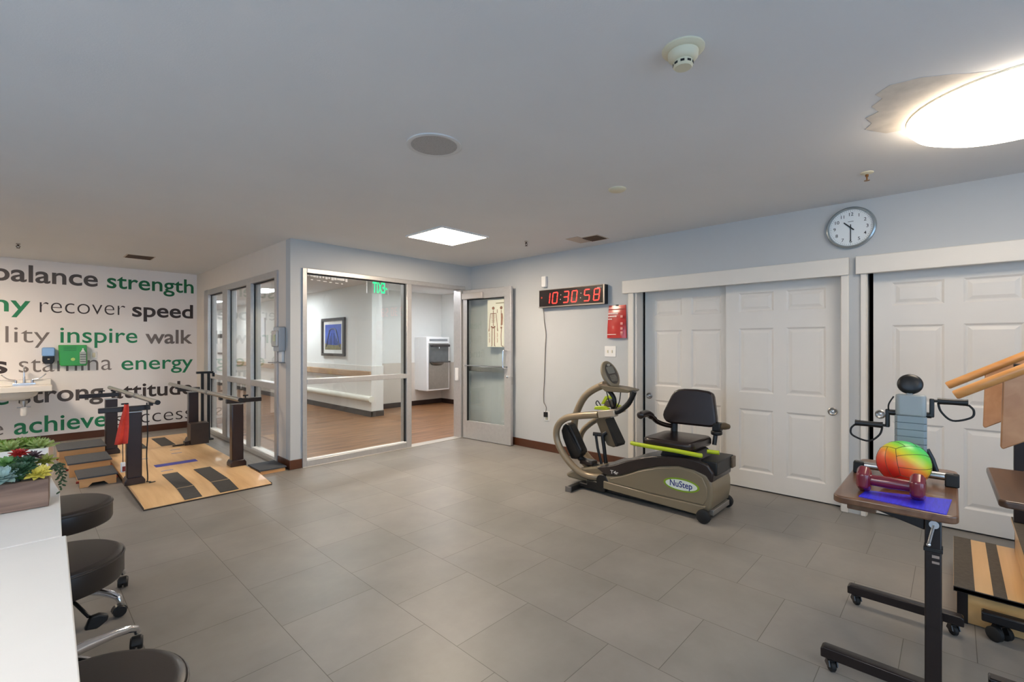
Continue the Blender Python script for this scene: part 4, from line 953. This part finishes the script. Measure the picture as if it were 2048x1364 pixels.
for x, y, z in ((3.555,2.27,.765),(3.85,2.33,.755)):
    q = MB().prism([(y+.07,z-.02),(y-.07,z-.015),(y-.075,z+.0),(y-.02,z+.018),(y+.06,z+.006)],'X',x-.022,x+.022).build('adjust_lever', LIME, t, bevel=.005)
MB().prism([(2.375,.775),(2.33,.85),(2.30,.858),(2.255,.842),(2.25,.828),(2.30,.832),(2.345,.772)],'X',3.70,3.75).build('adjust_lever', LIME, t, bevel=.006)
MB().prism([(2.35,.745),(2.31,.82),(2.25,.82),(2.24,.76)],'X',3.69,3.76).build('lever_block', mat('pedal_bronze', (96,84,66), .38, noise=.06), t, bevel=.008)
mast = spline([(3.72,2.50,.15),(3.72,2.62,.24),(3.72,2.68,.371),(3.72,2.69,.499),(3.72,2.668,.643),(3.72,2.583,.804),(3.72,2.478,.893),(3.72,2.345,.955)],6)
MB().tube(mast, .034, 18).build('console_mast', TANMET, t)
MB().tube(spline([(3.72,2.33,.93),(3.72,2.26,.86),(3.72,2.24,.80),(3.74,2.27,.72)],5), .020, 12).build('mast_strut', BLACK, t)
# console
MD = frameM((3.72, 2.288, 1.05), (1,0,0), (0,.43,.90)) @ Matrix.Rotation(-.22,4,'Y') @ Matrix.Scale(1.12,4)     # display plane, normal faces the seat
cs = MB().lathe([(0,-.036),(.05,-.034),(.078,-.018),(.087,.0),(.085,.012),(.076,.020),(.066,.022),(0,.022)], (0,0,0), 40, MD @ Matrix.Diagonal((1,1.36,1,1))).build('console', TAN, t)
MD = MD @ Matrix.Translation((0,0,.012))
MB().lathe([(0,.0),(.062,.0),(.062,.010),(.057,.012),(0,.012)], (0,0,0), 36, MD @ Matrix.Diagonal((1,1.45,1,1))).build('display_bezel', mat('bezel_dark', (70,62,54), .35), cs)
MB().prism(rrect(-.040,.040,.0,.062,.012,4),'Z',.011,.0135,MD).build('screen', mat('lcd_grey', (128,124,112), .25), cs, smooth=False)
MB().prism(rrect(-.036,.036,-.068,-.012,.012,4),'Z',.011,.0135,MD).build('key_pad', mat('keypad', (104,98,86), .4, noise=.3, nscale=60), cs, smooth=False)
MB().lathe([(0,.0135),(.014,.0135),(.014,.011)], (0,0,0), 20, MD @ Matrix.Translation((0,.076,0)) @ Matrix.Diagonal((1.3,.7,1,1))).build('round_key', mat('key_silver', (180,172,156), .3, .3), cs)
MB().prism([(2.37,.965),(2.285,.900),(2.06,.905),(2.036,.918),(2.04,.928),(2.15,.945),(2.30,.955)],'X',3.63,3.81).build('console_tray', mat('tray_champagne', (112,100,78), .4, noise=.04), t, bevel=.012)
MB().tube(spline([(3.68,2.30,.90),(3.68,2.27,.80),(3.70,2.25,.73)],5), .005, 8).tube(spline([(3.76,2.2,.90),(3.75,2.21,.80),(3.74,2.25,.72)],5), .005, 8).tube(spline([(3.60,2.33,.76),(3.60,2.36,.79),(3.60,2.345,.815),(3.60,2.32,.79),(3.62,2.31,.75)],4), .005, 8).build('cable', BLACK, t)
# pedals and linkage
p = MB().prism([(2.761,.493),(2.735,.545),(2.700,.573),(2.651,.557),(2.600,.47),(2.522,.338),(2.535,.285),(2.582,.242),(2.640,.238),(2.68,.30),(2.74,.42)], 'X', 3.60, 3.70).build('foot_pedal', BLACK, t, bevel=.012)
MB().prism([(2.69,.55),(2.53,.33),(2.53,.30),(2.55,.30),(2.70,.53)], 'X', 3.59, 3.71).build('pedal_pad', RUBBER, p, bevel=.004)
p = MB().prism([(2.489,.609),(2.44,.645),(2.357,.623),(2.30,.51),(2.244,.414),(2.255,.385),(2.293,.370),(2.357,.379),(2.43,.49)], 'X', 3.78, 3.90).build('foot_pedal', mat('pedal_bronze', (96,84,66), .38, noise=.06), t, bevel=.012)
MB().prism([(2.362,.632),(2.237,.412),(2.245,.385),(2.262,.385),(2.375,.622)], 'X', 3.77, 3.91).build('pedal_pad', RUBBER, p, bevel=.004)
MB().tube([(3.75,2.461,.473),(3.75,2.44,.35),(3.75,2.395,.20)], .013, 10).build('pedal_rod', BLACK, t)
MB().tube(spline([(3.78,2.36,.50),(3.76,2.39,.47),(3.76,2.375,.36),(3.76,2.352,.19)],5), .018, 10).build('pedal_rod', BLACK, t)
MB().tube([(3.65,2.66,.30),(3.66,2.52,.22),(3.68,2.38,.18)], [.026,.03,.034], 12).tube([(3.75,2.49,.475),(3.80,2.36,.47)],.018,10).build('pedal_lever', BLACK, t)
MB().box(3.62,3.72,2.42,2.56,.20,.245).build('heel_plate', DKPL, t, bevel=.012)
# seat turned to face the room
c = MB().prism(rrect(3.505,3.965,1.445,1.865,.07,5),'Z',.492,.568).build('seat_cushion', BVINYL, t, bevel=.026, seg=4)
MB().prism(rrect(3.56,3.93,1.48,1.83,.05,4),'Z',.478,.494).build('seat_pan', BLACK, t)
bk = [(1.868,.700),(1.862,.735),(1.80,.875),(1.772,.915),(1.74,.934),(1.684,.943),(1.58,.945),(1.483,.936),(1.447,.920),(1.436,.89),(1.408,.72),(1.405,.675),(1.425,.648),(1.46,.640),(1.80,.634),(1.835,.645),(1.858,.67)]
MT = Matrix.Translation((3.94,0,.64)) @ Matrix.Rotation(math.radians(7),4,'Y') @ Matrix.Translation((-3.94,0,-.64))
b = MB().prism(bk,'X',3.895,3.955,MT).build('backrest', BVINYL, t, bevel=.024, seg=4)
MB().prism([((y-1.63)*.92+1.63,(z-.79)*.92+.79) for y,z in bk],'X',3.952,3.975,MT).build('backrest_shell', mat('shell_bronze', (78,64,50), .4, noise=.05), t, bevel=.008)
MB().tube([(3.955,1.785,.52),(3.965,1.785,.68)], .03, 12).build('back_post', BLACK, t)
MB().tube([(3.93,1.43,.50),(3.955,1.43,.57),(3.965,1.43,.68)], [.018,.018,.028], 12).build('back_post', BLACK, t)
MB().tube(spline([(3.96,1.80,.605),(3.88,1.835,.625),(3.77,1.85,.662),(3.70,1.85,.70)],5), [.02]*16, 12).build('armrest_arm', BVINYL, t)
MB().tube(spline([(3.72,1.85,.690),(3.64,1.85,.732),(3.58,1.85,.752),(3.50,1.85,.752),(3.455,1.85,.748)],5), [.022]*4+[.030]*15+[.022,.012], 14).build('armrest_pad', BVINYL, t)
MB().box(3.90,3.98,1.375,1.44,.615,.685).cyl((3.94,1.415,.60),.045,.035,'Z',18).build('armrest_hinge', BLACK, t, bevel=.01)
MB().tube([(3.94,1.40,.655),(3.98,1.365,.655),(4.02,1.35,.648)], [.026,.030,.022], 14).build('armrest_pad', mat('bronze_pad', (84,68,46), .4, noise=.05), t)
MB().tube(spline([(3.50,1.945,.506),(3.485,1.90,.507),(3.475,1.77,.507),(3.475,1.55,.506),(3.48,1.40,.500),(3.50,1.365,.496)],5), .0165, 14).build('swivel_lever', LIME, t)
MB().tube([(3.66,1.385,.498),(3.675,1.30,.498)], .016, 12).build('swivel_lever', LIME, t)
# ------------------------------------------------------------------ overbed tables at the right
WALN = mat_wood('walnut_laminate', (88, 58, 40), (122, 88, 62), 'X', .9, .3, 0, .3)
WALNB = mat_wood('walnut_laminate_deep', (62, 42, 30), (84, 60, 44), 'X', .9, .35, 0, .2)
STEELB = mat('brown_steel', (24, 13, 11), .35, .1, noise=.1, coat=.12)
def small_caster(par, x, y, zb, r, big=False, yaw=.6):
    M = Matrix.Translation((x, y, r)) @ Matrix.Rotation(yaw, 4, 'Z')
    f = MB().cyl((x,y,(r*2+zb)/2),.008,max(.01,zb-r*1.6))
    f.prism([(-r*.9,r*.2),(-r*.5,r*1.15),(r*.5,r*1.15),(r*.9,r*.2),(r*.3,-r*.1),(-r*.3,-r*.1)], 'Y', -.017, -.013, M).prism([(-r*.9,r*.2),(-r*.5,r*1.15),(r*.5,r*1.15),(r*.9,r*.2),(r*.3,-r*.1),(-r*.3,-r*.1)], 'Y', .013, .017, M)
    f.box(-r*.5,r*.5,-.017,.017,r*1.08,r*1.16,M=M)
    c = f.build('caster', BLACK if big else mat('dark_steel', (70,66,64), .35, .7), par)
    R90 = Matrix.Rotation(-PI/2,4,'X')
    w = MB()
    if big:
        for s in (-1,1): w.lathe([(0,-.012),(r*.8,-.012),(r,-.008),(r,.008),(r*.8,.012),(0,.012)],(0,0,0),24,M @ Matrix.Translation((0,s*.026,0)) @ R90)
        w.lathe([(.008,-.02),(.008,.02)],(0,0,0),12,M @ R90)
    else: w.lathe([(0,-.011),(r*.8,-.011),(r,-.006),(r,.006),(r*.8,.011),(0,.011)],(0,0,0),22,M @ R90)
    w.build('caster_wheel', RUBBER, c)
t = thing('overbed_table', (2.55, .16, 0), 'wheeled overbed table with a walnut top holding the rainbow ball and burgundy dumbbell', 'table')
MB().prism(rrect(2.15,2.945,-.014,.340,.035,5),'Z',.722,.75).build('tabletop', WALN, t, bevel=.006, seg=3)
MB().prism(rrect(2.19,2.90,.02,.30,.03,3),'Z',.712,.723).build('under_frame', WALNB, t)
MB().box(2.24,2.50,.215,.305,.682,.714).build('slide_block', WALN, t, bevel=.004)
pst = MB().box(2.246,2.292,.030,.076,.09,.712).build('post', STEELB, t, bevel=.004)
MB().box(2.243,2.295,.027,.079,.585,.60).build('post_collar', BLACK, pst, bevel=.002)
MB().box(2.2445,2.2465,.036,.056,.565,.575).box(2.2445,2.2465,.036,.056,.545,.553).build('scale_mark', mat('post_sticker', (150,134,124), .4), pst)
MB().prism([(.30,.712),(.076,.712),(.076,.655),(.20,.690)],'X',2.255,2.285).build('top_bracket', STEELB, t, bevel=.003)
lv = MB().cyl((2.238,.050,.688),.014,.018,'X',18).tube([(2.232,.050,.688),(2.230,.056,.66),(2.226,.064,.618)], .005, 8).ball((2.226,.064,.615),.007,10)
lv.build('height_lever', CHROME, t)
for x in (2.27, 2.935):
    b = MB().prism([(-.035,.055),(-.035,.090),(-.028,.098),(.385,.098),(.395,.090),(.395,.055)],'X',x-.023,x+.023).build('foot_bar', STEELB, t, bevel=.004)
    for y in (.36, 0.0): small_caster(b, x, y, .056, .022)
MB().box(2.293,2.912,.035,.07,.058,.09).build('cross_bar', STEELB, t, bevel=.003)
t = thing('overbed_table', (2.73, -.5, 0), 'dark brown topped overbed table cut off by the right edge of the photo', 'table')
MB().prism([(2.435,-.118),(2.42,-.135),(2.42,-.86),(3.04,-.86),(3.04,-.125),(3.025,-.108)],'Z',.742,.77).build('tabletop', WALNB, t, bevel=.007, seg=3)
MB().box(2.50,2.96,-.80,-.22,.722,.743).build('under_frame', STEELB, t)
MB().box(2.68,2.75,-.84,-.77,.09,.722).build('post', STEELB, t, bevel=.004)
for x in (2.44, 3.02):
    b = MB().box(x-.024,x+.024,-.86,-.092,.075,.118).build('foot_bar', mat('black_bar', (24,22,24), .25, .3, coat=.4), t, bevel=.006)
    for y in (-.15,-.80): small_caster(b, x, y, .078, .032, True, .9)
MB().box(2.465,2.995,-.83,-.78,.075,.115).build('cross_bar', STEELB, t, bevel=.003)
# mat, ball, dumbbell on the first table
o = MB().prism([(2.19,.262),(2.158,.017),(2.38,.004),(2.30,.250)],'Z',.7505,.7525).build('grip_mat', mat('grip_blue', (52,50,206), .4, noise=.2, nscale=18, stretch=(1,9,1)))
tag(o, 'bright blue non slip mat under the burgundy dumbbell', 'mat')
BC = Vector((2.500,.150,.8405)); BR_ = .0895
def mat_ball():
    m = bpy.data.materials.new('rainbow_ball'); m.use_nodes = True; nt = m.node_tree; b = nt.nodes['Principled BSDF']; N = nt.nodes.new; L = nt.links.new
    tc = N('ShaderNodeTexCoord'); dt = N('ShaderNodeVectorMath'); dt.operation = 'DOT_PRODUCT'
    dt.inputs[1].default_value = Vector((.28,-.50,.82)).normalized(); L(tc.outputs['Object'], dt.inputs[0])
    mr = N('ShaderNodeMapRange'); mr.inputs['From Min'].default_value = -BR_; mr.inputs['From Max'].default_value = BR_; L(dt.outputs['Value'], mr.inputs['Value'])
    r = N('ShaderNodeValToRGB'); cr = r.color_ramp
    for p, c in ((.18,(214,38,30)),(.36,(236,86,34)),(.50,(240,140,40)),(.62,(222,206,48)),(.78,(120,204,60)),(.92,(60,190,100))):
        e = cr.elements.new(p); e.color = lin(c)+(1,)
    cr.elements.remove(cr.elements[0]); cr.elements.remove(cr.elements[-1])
    L(mr.outputs['Result'], r.inputs['Fac']); L(r.outputs['Color'], b.inputs['Base Color']); b.inputs['Roughness'].default_value = .38
    return m
t = thing('rubber_ball', (BC.x,BC.y,BC.z-BR_), 'rainbow coloured rubber volleyball on the walnut table', 'ball')
bo = MB().ball((0,0,0), BR_, 48).build('ball_skin', mat_ball()); bo.location = BC; adopt(bo, t)
sm = MB(); RB = Matrix.Rotation(math.radians(62), 3, Vector((2.5,.15,-.49))) @ Euler((.45,.75,.25)).to_matrix()
def sph(v): v = RB @ Vector(v); v.normalize(); return BC + v*(BR_+.0002)
g = [i/10*2-1 for i in range(11)]
for ax, al in ((0,1),(1,2),(2,0)):
    ot = 3-ax-al
    for s in (-1,1):
        for c in (-.34,.34):
            pts = []
            for u in g:
                v = [0,0,0]; v[ax] = s; v[al] = c; v[ot] = u; pts.append(sph(v))
            sm.tube(pts, .0009, 6, caps=False)
        for c in (-1,1):
            pts = []
            for u in g:
                v = [0,0,0]; v[ax] = s; v[ot] = c; v[al] = u; pts.append(sph(v))
            sm.tube(pts, .0009, 6, caps=False)
sm.build('seam', mat('seam_dark', (70,60,36), .6), t)
t = thing('dumbbell', (2.29,.176,.75), 'burgundy vinyl coated hexagonal dumbbell lying on the blue mat', 'dumbbell')
BUR = mat('burgundy_vinyl', (112,26,40), .22, coat=.6, noise=.05)
MD2 = Matrix.Translation((2.29,.176,.7985)) @ Matrix.Rotation(-PI/2,4,'X')
MB().lathe([(.0205,-.07),(.0215,-.03),(.023,0),(.0215,.03),(.0205,.07)],(0,0,0),20,MD2).build('handle', BUR, t)
for s in (-1,1):
    hx = [(.046*math.cos(PI/6+PI*i/3), .046*math.sin(PI/6+PI*i/3)) for i in range(6)]
    M = MD2 @ Matrix.Translation((0,0,s*.080)) @ Matrix.Rotation(PI/6,4,'Z')
    pr = [(.018,-.024),(.036,-.022),(.050,-.014),(.0525,-.007),(.0525,.007),(.050,.014),(.036,.022),(.018,.024)]
    MB().lathe(pr,(0,0,0),6,M).build('head', BUR, t, bevel=.006, seg=3, angle=25)
# arm exerciser standing on the table
t = thing('arm_ergometer', (2.70,.15,.75), 'grey tabletop hand cycle with a round black knob and looped handles behind the ball', 'exercise machine')
GRB = mat('ergometer_grey', (150,154,152), .4, noise=.03); GRB2 = mat('ergometer_blue_grey', (136,144,146), .42, noise=.03)
ml = Matrix.Translation((2.72,0,.80)) @ Matrix.Rotation(math.radians(2),4,'Y') @ Matrix.Translation((-2.72,0,-.80))
up = [(2.672,.180),(2.684,.190),(2.75,.186),(2.75,.088),(2.684,.084),(2.672,.094)]
MB().prism(up,'Z',1.012,1.106,ml).build('upper_body', GRB, t, bevel=.008)
lo = MB()
for k in range(7): lo.prism([(x-.001,y+(.0015 if y>.14 else -.0015)) for x,y in up],'Z',1.012-.03*(k+1)+.0016,1.012-.03*k,ml)
lo.prism([(2.678,.183),(2.748,.183),(2.748,.091),(2.678,.091)],'Z',.775,1.012,ml)
lo.build('ribbed_body', GRB2, t, bevel=.0012)
kn = MB().lathe([(0,-.022),(.034,-.022),(.05,-.012),(.054,0),(.05,.012),(.036,.02),(0,.022)],(0,0,0),32,Matrix.Translation((2.715,.140,1.152)) @ Matrix.Rotation(PI/2+.25,4,'Y') @ Matrix.Scale(.84,4)).build('tension_knob', BLACK, t)
MB().box(2.698,2.728,.130,.152,1.095,1.13).build('knob_stem', GRB, t, bevel=.004)
for s, (yo, zo), (yc, zc), (ya, yb, zh) in ((1,(.212,1.026),(.224,.960),(.235,.338,.958)),(-1,(.074,1.020),(.062,1.085),(.050,-.045,1.084))):
    MB().tube([(2.72,yo-.03*s,1.02),(2.72,yo+.006*s,1.02)], .013, 16).box(2.708,2.732,min(yo,yc)-.002,max(yo,yc)+.002,min(zo,zc)-.008,max(zo,zc)+.008).build('crank_arm', BLACK, t, bevel=.004)
    MB().tube([(2.72,yc,zh),(2.72,ya,zh)], .006, 10).tube([(2.72,ya,zh),(2.72,ya+.012*s,zh),(2.72,(ya+yb)/2,zh),(2.72,yb-.01*s,zh),(2.72,yb,zh)], [.015,.0135,.0125,.0135,.015], 14).build('grip', BLACK, t)
    lp = [(2.72,ya+.002*s,zh-.008),(2.715,ya+.012*s,zh-.045),(2.71,(ya+yb)/2+.0*s,zh-.078),(2.712,yb+.008*s,zh-.060),(2.716,yb+.016*s,zh-.03),(2.72,yb,zh-.008)]
    MB().tube(spline(lp,6), .0042, 8).build('wrist_loop', RUBBER, t)
MB().tube(spline([(2.70,.195,1.095),(2.70,.212,1.06),(2.71,.214,1.03)],5), .003, 8).build('cable', BLACK, t)
for x, ye, feet in ((2.614, -.0, ((-.018,.026),(.290,.330))), (2.86, .10, ())):
    tb = MB().tube([(x,.325 if feet else .19,.785),(x,ye,.785)], .016, 16).build('stabiliser_tube', STEEL, t)
    for ya, yb in feet:
        MB().prism([(x-.030,.7505),(x+.030,.7505),(x+.02,.800),(x-.02,.800)],'Y',ya,yb).build('rubber_foot', RUBBER, tb, bevel=.005)
MB().tube([(2.614,.145,.785),(2.70,.145,.80),(2.86,.145,.785)], .013, 12).tube([(2.72,.085,.87),(2.72,.068,.83),(2.72,.055,.78)], .011, 10).build('base_tube', BLACK, t)

# ------------------------------------------------------------------ therapy stairs at the right edge
t = thing('therapy_stairs', (3.45,-.35,0), 'plywood training stairs with striped treads and wooden handrails at the right edge', 'stairs')
TB = mat('tread_brown', (82,74,64), .75, noise=.16, nscale=50, bump=.2, bscale=300)
PLYS = mat_wood('stair_plywood', (208,162,100), (226,182,122), 'X', .6, .35, 0, .25)
for k in range(3):
    yn, yf, z = -.236*k, -.236*(k+1)-.02, .175*(k+1)
    s = MB().box(3.06,3.86,yf,yn,z-.018,z).build('step_tread', PLYS, t, bevel=.002)
    for ya, yb in ((0,-.073),(-.133,-.178)):
        MB().box(3.062,3.858,yn+yb,yn+ya-.001,z,z+.003).build('grip_strip', TB, s)
    MB().box(3.06,3.068,yf,yn,z-.02,z+.001).build('edge_strip', STEELB, s)
    MB().box(3.10,3.82,yn-.03,yn-.012,z-.175,z-.018).build('riser', PLYS, t)
    for x in (3.10,3.80): MB().box(x,x+.02,yf,yn-.012,.004,z-.018).build('side_board', PLYS, t)
MB().box(3.095,3.102,-.05,-.012,.0,.157).build('corner_strip', STEELB, t)
def rail(x, ys, zs, y_end):
    ze = zs+.6*(ys-y_end)
    MB().tube([(x,ys,zs),(x,ys-.006,zs+.0036),(x,y_end,ze)], [.019,.0225,.0225], 18).build('handrail', RAILW, t)
    a = .012
    MB().prism([(ys-.16,zs+.6*.16-.02),(y_end,ze-.02),(y_end,ze-.29),(ys-.16,zs-.235),(ys-.152,zs-.225)],'X',x-a,x+a).build('rail_panel', BIRCH, t, bevel=.005)
rail(3.10,-.004,1.083,-.86); rail(3.85,.028,1.078,-.86)
for x, y, z in ((3.125,-.66,.53),(3.76,-.265,.355),(3.76,-.66,.53)):
    MB().box(x-.02,x+.02,y-.025,y+.025,z,1.083+.6*(-y)-.02).build('rail_post', STEELB, t, bevel=.003)
